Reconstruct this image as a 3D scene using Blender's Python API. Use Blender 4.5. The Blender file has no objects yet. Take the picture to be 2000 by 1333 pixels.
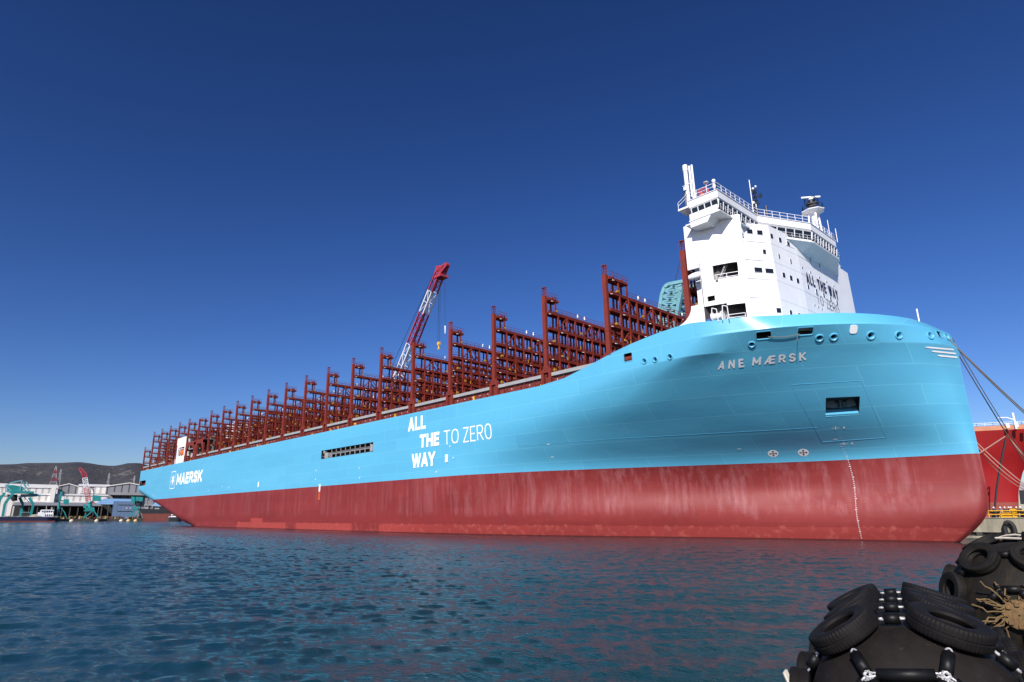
import bpy, bmesh, math, random
import numpy as np
from mathutils import Vector, Matrix
random.seed(7)
R = math.radians
C = bpy.context.scene.collection
S = bpy.context.scene

# ------------------------------------------------------------------ camera
FOC, PIT, YAW, HC, CX, CY = 1210.6, 0.2676, 0.7022, 3.38, 910.5, 680.2     # pixels of a 2000 x 1333 frame
FW = np.array([-math.cos(YAW)*math.cos(PIT), math.sin(YAW)*math.cos(PIT), math.sin(PIT)])
RT = np.array([math.sin(YAW), math.cos(YAW), 0.0])
UP = np.cross(RT, FW)
O0 = np.array([0, 0, HC])
cam = bpy.data.cameras.new('camera')
cam.sensor_fit = 'HORIZONTAL'; cam.sensor_width = 36.0
cam.lens = 36.0*FOC/2000
cam.shift_x = (1000-CX)/2000; cam.shift_y = (CY-666.5)/2000
cam.clip_start = .1; cam.clip_end = 30000
co = bpy.data.objects.new('camera', cam); C.objects.link(co)
co.matrix_world = Matrix(((RT[0], UP[0], -FW[0], 0), (RT[1], UP[1], -FW[1], 0), (RT[2], UP[2], -FW[2], HC), (0, 0, 0, 1)))
S.camera = co

# ------------------------------------------------------------------ sky, sun, exposure
SUN_EL, SUN_AZ = R(33.5), R(152)            # azimuth clockwise from +Y
w = bpy.data.worlds.new('World'); S.world = w; w.use_nodes = True
nt = w.node_tree; nt.nodes.clear()
sky = nt.nodes.new('ShaderNodeTexSky'); sky.sky_type = 'NISHITA'; sky.sun_disc = False
sky.sun_elevation = SUN_EL; sky.sun_rotation = SUN_AZ
sky.altitude = 0; sky.air_density = 1.0; sky.dust_density = 0.6; sky.ozone_density = 4.0
hs = nt.nodes.new('ShaderNodeHueSaturation'); hs.inputs['Saturation'].default_value = 1.13
bg = nt.nodes.new('ShaderNodeBackground'); bg.inputs['Strength'].default_value = 0.085
wo = nt.nodes.new('ShaderNodeOutputWorld')
def vm(op, a, v):
    n = nt.nodes.new('ShaderNodeVectorMath'); n.operation = op; nt.links.new(a, n.inputs[0]); n.inputs[1].default_value = v; return n.outputs[0]
gm = nt.nodes.new('ShaderNodeGamma'); gm.inputs['Gamma'].default_value = 1.45
nt.links.new(sky.outputs[0], hs.inputs['Color']); nt.links.new(vm('MULTIPLY', hs.outputs[0], (.085,.085,.085)), gm.inputs[0])
nt.links.new(vm('MULTIPLY', gm.outputs[0], (13.5,11.9,13.9)), bg.inputs[0]); nt.links.new(bg.outputs[0], wo.inputs[0])
sl = bpy.data.lights.new('sun', 'SUN'); sl.energy = 4.2; sl.angle = R(.55); sl.color = (1, .955, .89)
so = bpy.data.objects.new('sun', sl); C.objects.link(so)
sd = Vector((math.cos(SUN_EL)*math.sin(SUN_AZ), math.cos(SUN_EL)*math.cos(SUN_AZ), math.sin(SUN_EL)))
so.rotation_euler = sd.to_track_quat('Z', 'Y').to_euler(); so.location = (0, -50, 120)
S.view_settings.view_transform = 'Standard'; S.view_settings.look = 'None'
S.view_settings.exposure = 0.55; S.view_settings.gamma = 1

# ------------------------------------------------------------------ camera geometry helpers (pixels of the 2000 px frame -> world)
def proj(P):
    P = np.asarray(P, float)-O0; z = P@FW
    return np.stack([CX+FOC*(P@RT)/z, CY-FOC*(P@UP)/z], -1)
def ray(px, py):
    d = FW*FOC+RT*(px-CX)+UP*(CY-py); return d/np.linalg.norm(d)
def on(axis, val, px, py):
    d = ray(px, py); return O0+d*((val-O0[axis])/d[axis])
def far(px, py, r):                       # point at horizontal distance r
    d = ray(px, py); return O0+d*(r/math.hypot(d[0], d[1]))
def ground(px, r, z=0.):                  # same column, given height
    p = far(px, 1010, r); return np.array([p[0], p[1], z])

# ------------------------------------------------------------------ mesh builder
class MB:
    def __init__(s): s.v = []; s.f = []; s.m = []
    def add(s, vs, fs, mi=0):
        b = len(s.v); s.v += [tuple(map(float, p)) for p in vs]
        s.f += [tuple(b+i for i in f) for f in fs]; s.m += [mi]*len(fs)
        return s
    def box(s, x0, x1, y0, y1, z0, z1, mi=0):
        return s.add([(x0,y0,z0),(x1,y0,z0),(x1,y1,z0),(x0,y1,z0),(x0,y0,z1),(x1,y0,z1),(x1,y1,z1),(x0,y1,z1)],
                     [(0,3,2,1),(4,5,6,7),(0,1,5,4),(1,2,6,5),(2,3,7,6),(3,0,4,7)], mi)
    def cbox(s, c, sz, rz=0, mi=0, rx=0, ry=0):
        M = Matrix.Translation(Vector(c)) @ Matrix.Rotation(rz,4,'Z') @ Matrix.Rotation(ry,4,'Y') @ Matrix.Rotation(rx,4,'X')
        vs = [M @ Vector((a*sz[0]/2,b*sz[1]/2,d*sz[2]/2)) for d in (-1,1) for b,a in ((-1,-1),(-1,1),(1,1),(1,-1))]
        return s.add(vs, [(0,3,2,1),(4,5,6,7),(0,1,5,4),(1,2,6,5),(2,3,7,6),(3,0,4,7)], mi)
    def bar(s, p, q, w, h=None, mi=0):
        p = Vector(p); q = Vector(q); h = h or w; d = (q-p)
        if d.length < 1e-6: return s
        d.normalize(); u = Vector((0,0,1)) if abs(d.z) < .95 else Vector((0,1,0))
        a = d.cross(u).normalized()*w/2; b = a.cross(d).normalized()*h/2
        vs = [e+i*a+j*b for e in (p,q) for i,j in ((-1,-1),(1,-1),(1,1),(-1,1))]
        return s.add(vs, [(0,3,2,1),(4,5,6,7),(0,1,5,4),(1,2,6,5),(2,3,7,6),(3,0,4,7)], mi)
    def tube(s, p, q, r, n=8, r2=None, mi=0, cap=True):
        p = Vector(p); q = Vector(q); r2 = r if r2 is None else r2; d = q-p
        if d.length < 1e-6: return s
        d.normalize(); u = Vector((0,0,1)) if abs(d.z) < .95 else Vector((1,0,0))
        a = d.cross(u).normalized(); b = a.cross(d)
        vs = []
        for e, rr in ((p,r),(q,r2)):
            for k in range(n):
                t = 2*math.pi*k/n; vs.append(e+rr*(math.cos(t)*a+math.sin(t)*b))
        fs = [(k,(k+1)%n,n+(k+1)%n,n+k) for k in range(n)]
        if cap: fs += [tuple(range(n-1,-1,-1)), tuple(range(n,2*n))]
        return s.add(vs, fs, mi)
    def path(s, pts, r, n=6, mi=0):
        pts = [Vector(p) for p in pts]; vs = []
        for i, p in enumerate(pts):
            d = (pts[min(i+1,len(pts)-1)]-pts[max(i-1,0)]).normalized()
            u = Vector((0,0,1)) if abs(d.z) < .9 else Vector((1,0,0))
            a = d.cross(u).normalized(); b = a.cross(d)
            for k in range(n):
                t = 2*math.pi*k/n; vs.append(p+r*(math.cos(t)*a+math.sin(t)*b))
        fs = []
        for i in range(len(pts)-1):
            for k in range(n):
                fs.append((i*n+k, i*n+(k+1)%n, (i+1)*n+(k+1)%n, (i+1)*n+k))
        fs += [tuple(range(n-1,-1,-1)), tuple(range((len(pts)-1)*n, len(pts)*n))]
        return s.add(vs, fs, mi)
    def lathe(s, prof, M=None, n=24, mi=0, closed=False, mod=None):
        M = M or Matrix(); vs = []; k = len(prof)
        for i in range(n):
            t = 2*math.pi*i/n
            for j, (r, z) in enumerate(prof):
                rr = r+(mod(i, j) if mod else 0)
                vs.append(M @ Vector((rr*math.cos(t), rr*math.sin(t), z)))
        fs = []
        for i in range(n):
            a = i*k; b = ((i+1) % n)*k
            for j in range(k if closed else k-1):
                fs.append((a+j, b+j, b+(j+1) % k, a+(j+1) % k))
        return s.add(vs, fs, mi)
    def prism(s, poly, z0, z1, mi=0, top=None):
        n = len(poly); top = top or poly
        vs = [(x,y,z0) for x,y in poly]+[(x,y,z1) for x,y in top]
        return s.add(vs, [tuple(range(n-1,-1,-1)), tuple(range(n,2*n))]+[(k,(k+1)%n,n+(k+1)%n,n+k) for k in range(n)], mi)
    def slab(s, pts, off, mi=0):          # polygon in 3-D extruded by a vector
        n = len(pts); off = Vector(off); vs = [Vector(p) for p in pts]; vs += [p+off for p in vs]
        return s.add(vs, [tuple(range(n-1,-1,-1)), tuple(range(n,2*n))]+[(k,(k+1)%n,n+(k+1)%n,n+k) for k in range(n)], mi)
    def ball(s, c, r, n=12, mi=0, sz=1.):
        m = n//2+1
        prof = [(max(1e-4, r*math.sin(math.pi*j/(m-1))), -r*sz*math.cos(math.pi*j/(m-1))) for j in range(m)]
        return s.lathe(prof, Matrix.Translation(Vector(c)), n, mi)
    def mesh(s, name, mats, org=(0,0,0), smooth=False, ang=35):
        me = bpy.data.meshes.new(name); o = np.array(org)
        me.from_pydata([tuple(np.array(p)-o) for p in s.v], [], s.f)
        for m in (mats if isinstance(mats, (list,tuple)) else [mats]): me.materials.append(m)
        me.polygons.foreach_set('material_index', s.m)
        bm = bmesh.new(); bm.from_mesh(me)
        bmesh.ops.recalc_face_normals(bm, faces=bm.faces); bm.to_mesh(me); bm.free()
        if smooth:
            me.polygons.foreach_set('use_smooth', [True]*len(me.polygons)); me.set_sharp_from_angle(angle=R(ang))
        me.update(); return me
    def build(s, name, mats, parent=None, org=(0,0,0), smooth=False, ang=35):
        o = bpy.data.objects.new(name, s.mesh(name, mats, org, smooth, ang)); C.objects.link(o)
        if parent: o.parent = parent
        else: o.location = org
        return o
def tag(o, label=None, cat=None, group=None, kind=None):
    if label: o['label'] = label
    if cat: o['category'] = cat
    if group: o['group'] = group
    if kind: o['kind'] = kind
    return o
def empty(name, loc, label=None, cat=None, group=None, parent=None, rz=0):
    o = bpy.data.objects.new(name, None); C.objects.link(o); o.location = loc; o.rotation_euler = (0,0,rz)
    o.empty_display_size = .5
    if parent: o.parent = parent
    return tag(o, label, cat, group)
def copy_tree(o, parent=None):
    c = o.copy(); C.objects.link(c)
    if parent: c.parent = parent
    for ch in list(o.children): copy_tree(ch, c)
    return c

# ------------------------------------------------------------------ materials
def N(t, ty, **kw):
    n = t.nodes.new(ty)
    for k, v in kw.items():
        if k in n.inputs: n.inputs[k].default_value = v
        else: setattr(n, k, v)
    return n
def newmat(name):
    m = bpy.data.materials.new(name); m.use_nodes = True; t = m.node_tree
    return m, t, t.nodes['Principled BSDF']
def math_(t, op, a, b=None, c=None):
    n = t.nodes.new('ShaderNodeMath'); n.operation = op
    for i, v in enumerate((a, b, c)):
        if v is None: continue
        if isinstance(v, (int, float)): n.inputs[i].default_value = v
        else: t.links.new(v, n.inputs[i])
    return n.outputs[0]
def mixc(t, fac, a, b, mode='MIX'):
    n = t.nodes.new('ShaderNodeMix'); n.data_type = 'RGBA'; n.blend_type = mode
    for sock, v in ((n.inputs[0], fac), (n.inputs[6], a), (n.inputs[7], b)):
        if isinstance(v, (int, float)): sock.default_value = v
        elif isinstance(v, tuple): sock.default_value = (*v, 1) if len(v) == 3 else v
        else: t.links.new(v, sock)
    return n.outputs[2]
def ramp(t, fac, lo, hi):
    n = t.nodes.new('ShaderNodeMapRange'); n.inputs[1].default_value = lo; n.inputs[2].default_value = hi
    t.links.new(fac, n.inputs[0]); return n.outputs[0]
def coords(t, scale=(1,1,1), rot=(0,0,0), kind='Object'):
    tc = t.nodes.new('ShaderNodeTexCoord'); mp = t.nodes.new('ShaderNodeMapping')
    mp.inputs['Scale'].default_value = scale; mp.inputs['Rotation'].default_value = rot
    t.links.new(tc.outputs[kind], mp.inputs[0]); return mp.outputs[0]
def noise(t, vec, scale, detail=4, rough=.55):
    n = N(t, 'ShaderNodeTexNoise', Scale=scale, Detail=detail, Roughness=rough); t.links.new(vec, n.inputs['Vector']); return n.outputs['Fac']
def paint(name, col, rough=.45, var=.25, scale=.8, stretch=(1,1,1), metal=0., bump=0., bscale=8., dirt=None, dirtamt=.5):
    m, t, b = newmat(name)
    v = coords(t, stretch); f = noise(t, v, scale)
    dark = tuple(c*(1-var) for c in col); lite = tuple(min(1, c*(1+var*.6)) for c in col)
    c = mixc(t, ramp(t, f, .3, .7), dark, lite)
    if dirt:
        f2 = noise(t, coords(t, (stretch[0]*1.7, stretch[1]*1.7, stretch[2]*.35)), scale*1.9, 6, .65)
        c = mixc(t, math_(t, 'MULTIPLY', ramp(t, f2, .5, .75), dirtamt), c, dirt)
    t.links.new(c, b.inputs['Base Color']); b.inputs['Roughness'].default_value = rough; b.inputs['Metallic'].default_value = metal
    if bump:
        bp = N(t, 'ShaderNodeBump', Strength=bump, Distance=.02); t.links.new(noise(t, v, bscale, 6), bp.inputs['Height']); t.links.new(bp.outputs[0], b.inputs['Normal'])
    return m
M = {}
M['white'] = paint('white_paint', (.80,.80,.82), .4, .05, .35, dirt=(.50,.43,.36), dirtamt=.16)
M['white2'] = paint('bright_white_marking', (.84,.85,.86), .5, .05, 2)
M['grey'] = paint('grey_paint', (.34,.34,.36), .5, .15, 1)
M['dim'] = paint('shade_grey_interior', (.10,.09,.09), .7, .25, 1.2)  # grey with the interior shade put into the colour
M['hole'] = paint('dark_port_interior', (.022,.02,.022), .7, .25, 1.2)  # near-black stands in for shade inside the cut openings
M['black'] = paint('black_paint', (.018,.019,.022), .5, .3, 2)
M['glass'], _t, _b = newmat('dark_window_glass'); _b.inputs['Base Color'].default_value = (.012,.016,.022,1); _b.inputs['Roughness'].default_value = .06
M['red'] = paint('oxide_red_steel', (.185,.023,.011), .55, .22, .5, dirt=(.10,.02,.014), dirtamt=.5)
M['coam'] = paint('oxide_red_coaming', (.16,.028,.022), .6, .3, .6)
M['fascia'] = paint('pale_grey_fascia', (.31,.31,.315), .6, .15, .6)
M['yellow'] = paint('yellow_paint', (.75,.40,.02), .45, .15, 2)
M['ochre'] = paint('ochre_fitting', (.46,.24,.02), .5, .2, 2)
M['orange'] = paint('orange_gel_coat', (.75,.15,.02), .35, .1, 1)
M['lamp'] = paint('white_lamp_housing', (.85,.85,.82), .4, .03, 3)
M['navy'] = paint('navy_lettering', (.012,.016,.055), .5, .1, 2)
M['silver'] = paint('silver_lettering', (.72,.74,.76), .45, .08, 2)
M['bluep'] = paint('sky_blue_fitting', (.10,.40,.60), .35, .1, 1)
M['teal'] = paint('teal_crane_paint', (.012,.23,.23), .5, .25, .12, dirt=(.02,.12,.12))
M['paleteal'] = paint('pale_teal_paint', (.16,.36,.40), .5, .25, .2)
M['cranered'] = paint('crane_red', (.36,.035,.06), .5, .2, .2)
M['cranewhite'] = paint('crane_white', (.68,.69,.72), .5, .1, .2)
M['rope'] = paint('weathered_rope', (.20,.17,.13), .9, .3, 6, bump=.4, bscale=30)
M['rope2'] = paint('pink_rope', (.42,.24,.19), .9, .3, 6)
M['steel'] = paint('galvanised_chain', (.42,.42,.43), .45, .15, 20, metal=.3)

# ------------------------------------------------------------------ hull shape of the big ship
YC, HB = 112.75, 26.75
def pchip(x, y, xq):
    x = np.asarray(x, float); y = np.asarray(y, float); xq = np.asarray(xq, float)
    h = np.diff(x); d = np.diff(y)/h; m = np.zeros_like(y)
    for i in range(1, len(x)-1):
        if d[i-1]*d[i] > 0:
            w1 = 2*h[i]+h[i-1]; w2 = h[i]+2*h[i-1]; m[i] = (w1+w2)/(w1/d[i-1]+w2/d[i])
    m[0] = d[0]; m[-1] = d[-1]
    k = np.clip(np.searchsorted(x, xq)-1, 0, len(x)-2); t = np.clip((xq-x[k])/h[k], 0, 1)
    return y[k]*(1+2*t)*(1-t)**2+h[k]*m[k]*t*(1-t)**2+y[k+1]*t*t*(3-2*t)+h[k]*m[k+1]*t*t*(t-1)
LEV = {
 -2.0: [(-130,26.5),(-112,25.2),(-92,22.0),(-74,15.2),(-58.6,8.4),(-46,4.4),(-37,2.6),(-31,1.4),(-27.6,.5),(-27.2,0)],
 0.0:  [(-130,26.75),(-112,25.9),(-92,23.0),(-74,16.2),(-58.6,9.2),(-45,4.9),(-36,3.1),(-29,1.6),(-25.6,.6),(-25.1,0)],
 2.0:  [(-130,26.75),(-112,26.2),(-92,23.4),(-73,16.6),(-57.5,9.6),(-43.5,5.3),(-34,3.6),(-27,2.2),(-23.1,.9),(-22.6,0)],
 4.5:  [(-130,26.75),(-112,26.4),(-91,23.6),(-72,16.9),(-56.5,9.8),(-42.5,5.2),(-33,3.5),(-26,2.4),(-21.5,1.1),(-20.9,0)],
 8.0: [(-130,26.75),(-110,26.5),(-91,23.2),(-72,16.1),(-56,8.8),(-41.5,3.5),(-32,1.8),(-25.5,1.0),(-21.3,.45),(-20.7,0)],
 12.1: [(-130,26.75),(-108,26.6),(-91,23.7),(-71,16.9),(-55,10.1),(-40,4.0),(-31,1.9),(-25,1.0),(-21.2,.5),(-20.7,0)],
 17.2: [(-130,26.75),(-106,26.6),(-89,25.6),(-71,21.9),(-53,15.7),(-40.5,10.6),(-31,6.7),(-25,4.0),(-21.4,1.2),(-20.7,0)],
 22.0: [(-130,26.75),(-98,26.75),(-81,26.5),(-64.5,24.9),(-50.5,20.5),(-40.3,15.8),(-31.5,11.4),(-25.3,7.0),(-21.6,2.4),(-20.7,0)],
 25.0: [(-130,26.75),(-93,26.75),(-72,26.65),(-57.5,25.6),(-46,22.2),(-37.8,17.8),(-30.5,13.3),(-25.3,8.8),(-21.8,3.4),(-20.7,0)],
 27.6: [(-130,26.75),(-88,26.75),(-62,26.75),(-50,26.4),(-41.3,22.6),(-34,18.3),(-28.5,14.3),(-24.5,9.8),(-21.5,4.7),(-20.5,0)],
 30.0: [(-130,26.75),(-86,26.75),(-60,26.75),(-47.6,26.6),(-39.8,24.5),(-33.6,20.9),(-28.4,16.2),(-24.6,10.8),(-22.2,5.2),(-21.2,0)],
 32.2: [(-130,26.75),(-86,26.75),(-60,26.75),(-48,26.68),(-41.2,25.1),(-36,21.2),(-30.4,16.2),(-26.5,10.2),(-24.5,4.9),(-23.7,0)],
}
LZ = np.array(sorted(LEV)); LX = np.array([[p[0] for p in LEV[z]] for z in sorted(LEV)]); LB = np.array([[p[1] for p in LEV[z]] for z in sorted(LEV)])
KT = np.linspace(0, 1, 10); K1 = 10        # index of the 27.6 level + 1
ZT = np.arange(-2, 27.601, .2); ZT[-1] = 27.6
def _smooth(col):                          # fair the lines vertically, keeping the waterline and the knuckle fixed
    k = np.exp(-.5*(np.arange(-16,17)*.2/1.15)**2); k /= k.sum()
    ext = np.concatenate([2*col[0]-col[16:0:-1], col, 2*col[-1]-col[-2:-18:-1]]); return np.convolve(ext, k, 'valid')
TX = np.stack([_smooth(pchip(LZ[:K1], LX[:K1,k], ZT)) for k in range(10)], 1); TB = np.stack([_smooth(pchip(LZ[:K1], LB[:K1,k], ZT)) for k in range(10)], 1)
TB = np.clip(TB, 0, HB)
def ctrl(z):
    if z <= 27.6:
        f = min(max((z+2)/.2, 0), len(ZT)-1.001); i = int(f); f -= i
        return TX[i]*(1-f)+TX[i+1]*f, TB[i]*(1-f)+TB[i+1]*f
    i = K1-1 if z <= 30 else K1
    u = (z-LZ[i])/(LZ[i+1]-LZ[i])
    return LX[i]*(1-u)+LX[i+1]*u, LB[i]*(1-u)+LB[i+1]*u
def Hf(t, z):                              # starboard hull point for contour parameter t (0 aft .. 1 stem)
    X, B = ctrl(z); return np.array([pchip(KT, X, [t])[0], YC-pchip(KT, B, [t])[0], z])
TOPX = [-400,-80,-74.4,-73.6,-69,-64.9,-60,-54,-50,-47.5,-43.4,-38,-20]
TOPZ = [27.8,27.8,27.8,27.9,29.1,30.36,31.46,32.3,32.6,32.65,32.3,32.15,32.1]
ztop = lambda x: float(np.interp(x, TOPX, TOPZ))
def zbot(x): return float(np.interp(x, [-376,-372,-338,-300,-288,-270], [12.6,12.2,6.0,-1.2,-2.6,-6]))
ts = np.concatenate([np.linspace(0, .3, 14)[:-1], np.linspace(.3, .86, 84)[:-1], np.linspace(.86, 1, 22)])
zlow = list(np.linspace(-2, 27.6, 56))
rows_f = []                                # [col][row] points
ZC = {}
for t in ts:
    col = [Hf(t, z) for z in zlow]
    x30 = Hf(t, 30)[0]; zt = ztop(x30)
    up = []
    for u in (1/3, 2/3, 1): up.append(27.6+(min(30, zt)-27.6)*u)
    for u in (1/3, 2/3, 1): up.append(30+(zt-30)*u if zt > 30 else zt)
    col += [Hf(t, min(z, 33)) if z > 27.6 else Hf(t, z) for z in up]
    rows_f.append(np.array(col))
aft = list(np.linspace(-374.5, -368, 5))+list(np.linspace(-364, -268, 40))+list(np.linspace(-262, -134, 28))
rows_a = []
for x in aft:
    zb = zbot(x); col = []
    z0 = max(zb, -2.0)
    for r in range(len(zlow)):
        u = r/(len(zlow)-1); u = u**1.5 if zb > -2 else u
        z = z0+(27.6-z0)*u; tt = min(1, max(0, (z-zb)/6.5)) if x < -275 else 1
        b = HB*(1-(1-tt)**2.3)**(1/2.3)
        col.append((x, YC-b, z))
    for u in (1/3, 2/3, 1): col.append((x, YC-HB, 27.6+.2*u))
    for u in (1/3, 2/3, 1): col.append((x, YC-HB, 27.8))
    rows_a.append(np.array(col))
GRID = np.array(rows_a+rows_f)             # columns x rows x 3
GT = np.array([None]*len(rows_a)+list(ts))
NC, NR = GRID.shape[:2]
# inner bulwark rows
inner = []
for i in range(NC):
    p = GRID[i, -1]; b = YC-p[1]; dep = .9 if p[2] > 29 else 0.25
    bi = max(b-.4, 0); dx = -.4 if b < 6 else 0
    if p[2] < 28.5: inner.append([(p[0], YC-bi, p[2]), (p[0], YC-max(b-.5,0), p[2]-.02)])
    else: inner.append([(p[0]+dx, YC-bi, p[2]), (p[0]+dx, YC-bi, p[2]-dep)])
GA = np.concatenate([GRID, np.array(inner)], 1); NRA = GA.shape[1]
hb = MB()
for sgn in (0, 1):
    base = len(hb.v)
    G = GA.copy()
    if sgn: G[..., 1] = 2*YC-G[..., 1]
    hb.v += [tuple(p) for p in G.reshape(-1, 3)]
idx = lambda s, i, j: s*NC*NRA+i*NRA+j
def hf(*f): hb.f.append(f); hb.m.append(0)
for s_ in (0, 1):
    for i in range(NC-1):
        for j in range(NRA-1): hf(idx(s_,i,j), idx(s_,i+1,j), idx(s_,i+1,j+1), idx(s_,i,j+1))
for i in range(NC-1):
    hf(idx(0,i,NRA-1), idx(0,i+1,NRA-1), idx(1,i+1,NRA-1), idx(1,i,NRA-1))
    hf(idx(0,i,0), idx(1,i,0), idx(1,i+1,0), idx(0,i+1,0))
for j in range(NRA-1): hf(idx(0,0,j), idx(0,0,j+1), idx(1,0,j+1), idx(1,0,j))
# pixel -> hull point (the fittings sit where the photograph shows them on the real surface)
GP = proj(GRID.reshape(-1,3)).reshape(NC, NR, 2)
def hull(px, py, off=0.0):
    d = np.hypot(GP[...,0]-px, GP[...,1]-py); d[:len(rows_a)+4] = 1e9
    i, j = np.unravel_index(np.argmin(d), d.shape)
    t, z = float(GT[i]), float(GRID[i,j,2])
    for _ in range(8):
        z = min(max(z, -2), 32.5); t = min(max(t, 0.), .9995)
        f0 = proj(Hf(t,z)); a = (proj(Hf(t+1e-4,z))-f0)/1e-4; b = (proj(Hf(t,z-1e-3))-f0)/-1e-3
        J = np.stack([a, b], 1); st = np.linalg.lstsq(J, np.array([px,py])-f0, rcond=None)[0]
        t += float(np.clip(st[0], -.03, .03)); z += float(np.clip(st[1], -1.5, 1.5))
    z = min(max(z, -2), 32.5); t = min(max(t, 0.), .9995)
    p = Hf(t,z); a = Hf(min(t+2e-3,1),z)-Hf(t-2e-3,z); b = Hf(t,min(z+.05,32.9))-Hf(t,z-.05)
    n = np.cross(a, b); n /= np.linalg.norm(n)
    if n @ (O0-p) < 0: n = -n
    return p+n*off, n
def side(px, py, y=86.0): return on(1, y, px, py)

# ------------------------------------------------------------------ hull material
def hull_material():
    m, t, b = newmat('hull_paint_blue_over_red')
    tc = t.nodes.new('ShaderNodeTexCoord'); sx = t.nodes.new('ShaderNodeSeparateXYZ'); t.links.new(tc.outputs['Object'], sx.inputs[0])
    X, Y, Z = sx.outputs
    st = noise(t, coords(t, (1.1, 1.1, .045)), 1.0, 5, .6)          # vertical run-off streaks
    st2 = noise(t, coords(t, (.16, .16, .07)), 1.0, 5, .65)
    pl = noise(t, coords(t, (.02, .05, .12)), 1.0, 3, .5)           # large soft patches
    sm = noise(t, coords(t, (1,1,1)), .9, 6, .6)
    # plate seams: strakes every 2.75 m, butts every 11.5 m
    cb = t.nodes.new('ShaderNodeCombineXYZ'); t.links.new(X, cb.inputs[0]); t.links.new(Z, cb.inputs[1])
    br = N(t, 'ShaderNodeTexBrick', Scale=1.0); br.offset = .5
    br.inputs['Brick Width'].default_value = 11.5; br.inputs['Row Height'].default_value = 2.75
    br.inputs['Mortar Size'].default_value = .045; br.inputs['Mortar Smooth'].default_value = .3
    br.inputs['Color1'].default_value = (.35,.35,.35,1); br.inputs['Color2'].default_value = (.65,.65,.65,1); br.inputs['Mortar'].default_value = (1,1,1,1)
    t.links.new(cb.outputs[0], br.inputs['Vector'])
    plate = br.outputs['Color']; seam = br.outputs['Fac']
    blue = mixc(t, ramp(t, pl, .3, .7), (.085,.372,.575), (.102,.412,.615))
    blue = mixc(t, math_(t,'MULTIPLY', ramp(t, st, .52, .75), .13), blue, (.14,.43,.60))
    blue = mixc(t, .12, blue, plate, 'OVERLAY')
    blue = mixc(t, math_(t,'MULTIPLY', seam, .34), blue, (.22,.54,.72))
    red = mixc(t, ramp(t, pl, .3, .7), (.170,.0195,.020), (.212,.028,.027))
    chalk = math_(t,'MULTIPLY', ramp(t, st, .42, .72), ramp(t, st2, .38, .62))
    up = ramp(t, math_(t,'ADD', Z, math_(t,'MULTIPLY', math_(t,'SUBTRACT', noise(t, coords(t,(.5,.5,.25)), 1.0, 6, .7), .5), 5.0)), 3.6, 4.6)                                        # chalky above the old loaded mark only
    fwd = math_(t,'ADD', math_(t,'MULTIPLY', ramp(t, X, 60, 105), .5), .5)
    red = mixc(t, math_(t,'MULTIPLY', math_(t,'MULTIPLY', math_(t,'MULTIPLY', chalk, up), fwd), .74), red, (.33,.13,.14))
    red = mixc(t, math_(t,'MULTIPLY', ramp(t, st2, .55, .75), .55), red, (.135,.022,.026))
    # fresh boot-top repair blocks close to the water, broken up along the length
    rng = lambda a, b: math_(t,'MULTIPLY', math_(t,'GREATER_THAN', X, a), math_(t,'LESS_THAN', X, b))
    gate = math_(t,'MAXIMUM', math_(t,'MAXIMUM', rng(-31, 9), rng(16, 49)), math_(t,'MAXIMUM', rng(62, 400), rng(-19, -9)))
    wob = math_(t,'ADD', math_(t,'MULTIPLY', sm, .5), math_(t,'ADD', 1.75, math_(t,'MULTIPLY', rng(-19,-9), 1.3)))
    low = math_(t,'MULTIPLY', math_(t,'LESS_THAN', Z, wob), gate)
    red = mixc(t, math_(t,'MULTIPLY', low, math_(t,'SUBTRACT', .55, math_(t,'MULTIPLY', ramp(t, X, 40, 90), .3))), red, (.42,.068,.055))
    red = mixc(t, math_(t,'MULTIPLY', ramp(t, sm, .52, .7), math_(t,'ADD', .06, math_(t,'MULTIPLY', math_(t,'LESS_THAN', Z, 2.2), .45))), red, (.42,.11,.085))
    red = mixc(t, math_(t,'MULTIPLY', math_(t,'LESS_THAN', Z, .22), .8), red, (.06,.012,.012))
    red = mixc(t, .16, red, plate, 'OVERLAY')
    red = mixc(t, math_(t,'MULTIPLY', seam, .25), red, (.10,.018,.018))
    isblue = math_(t,'GREATER_THAN', Z, 12.2)
    c = mixc(t, isblue, red, blue)
    t.links.new(c, b.inputs['Base Color'])
    ro = math_(t,'ADD', math_(t,'MULTIPLY', isblue, -.2), math_(t,'ADD', .46, math_(t,'MULTIPLY', sm, .12))); t.links.new(ro, b.inputs['Roughness'])
    hgt = math_(t,'ADD', math_(t,'MULTIPLY', noise(t, coords(t,(.16,.16,.35)), 1.0, 3, .5), 1.0), math_(t,'MULTIPLY', seam, .12))
    t.links.new(math_(t,'ADD', math_(t,'MULTIPLY', isblue, .55), .25), b.inputs['Specular IOR Level'])
    bp = N(t, 'ShaderNodeBump', Strength=.22, Distance=.25); t.links.new(hgt, bp.inputs['Height']); t.links.new(bp.outputs[0], b.inputs['Normal'])
    return m
M['hull'] = hull_material()

# ------------------------------------------------------------------ the big ship
SO = (-197.0, YC, 0.0)
ship = empty('container_ship', SO, 'huge light blue container ship with red underbody, empty red lashing bridges and white bow deckhouse', 'container ship')
hull_me = hb.mesh('hull', [M['hull'], M['hole']], SO)
_bm = bmesh.new(); _bm.from_mesh(hull_me); bmesh.ops.remove_doubles(_bm, verts=_bm.verts, dist=.004)
bmesh.ops.dissolve_degenerate(_bm, edges=_bm.edges, dist=.003); bmesh.ops.recalc_face_normals(_bm, faces=_bm.faces)
_bm.to_mesh(hull_me); _bm.free()
hull_o = bpy.data.objects.new('hull', hull_me); C.objects.link(hull_o)
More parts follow.
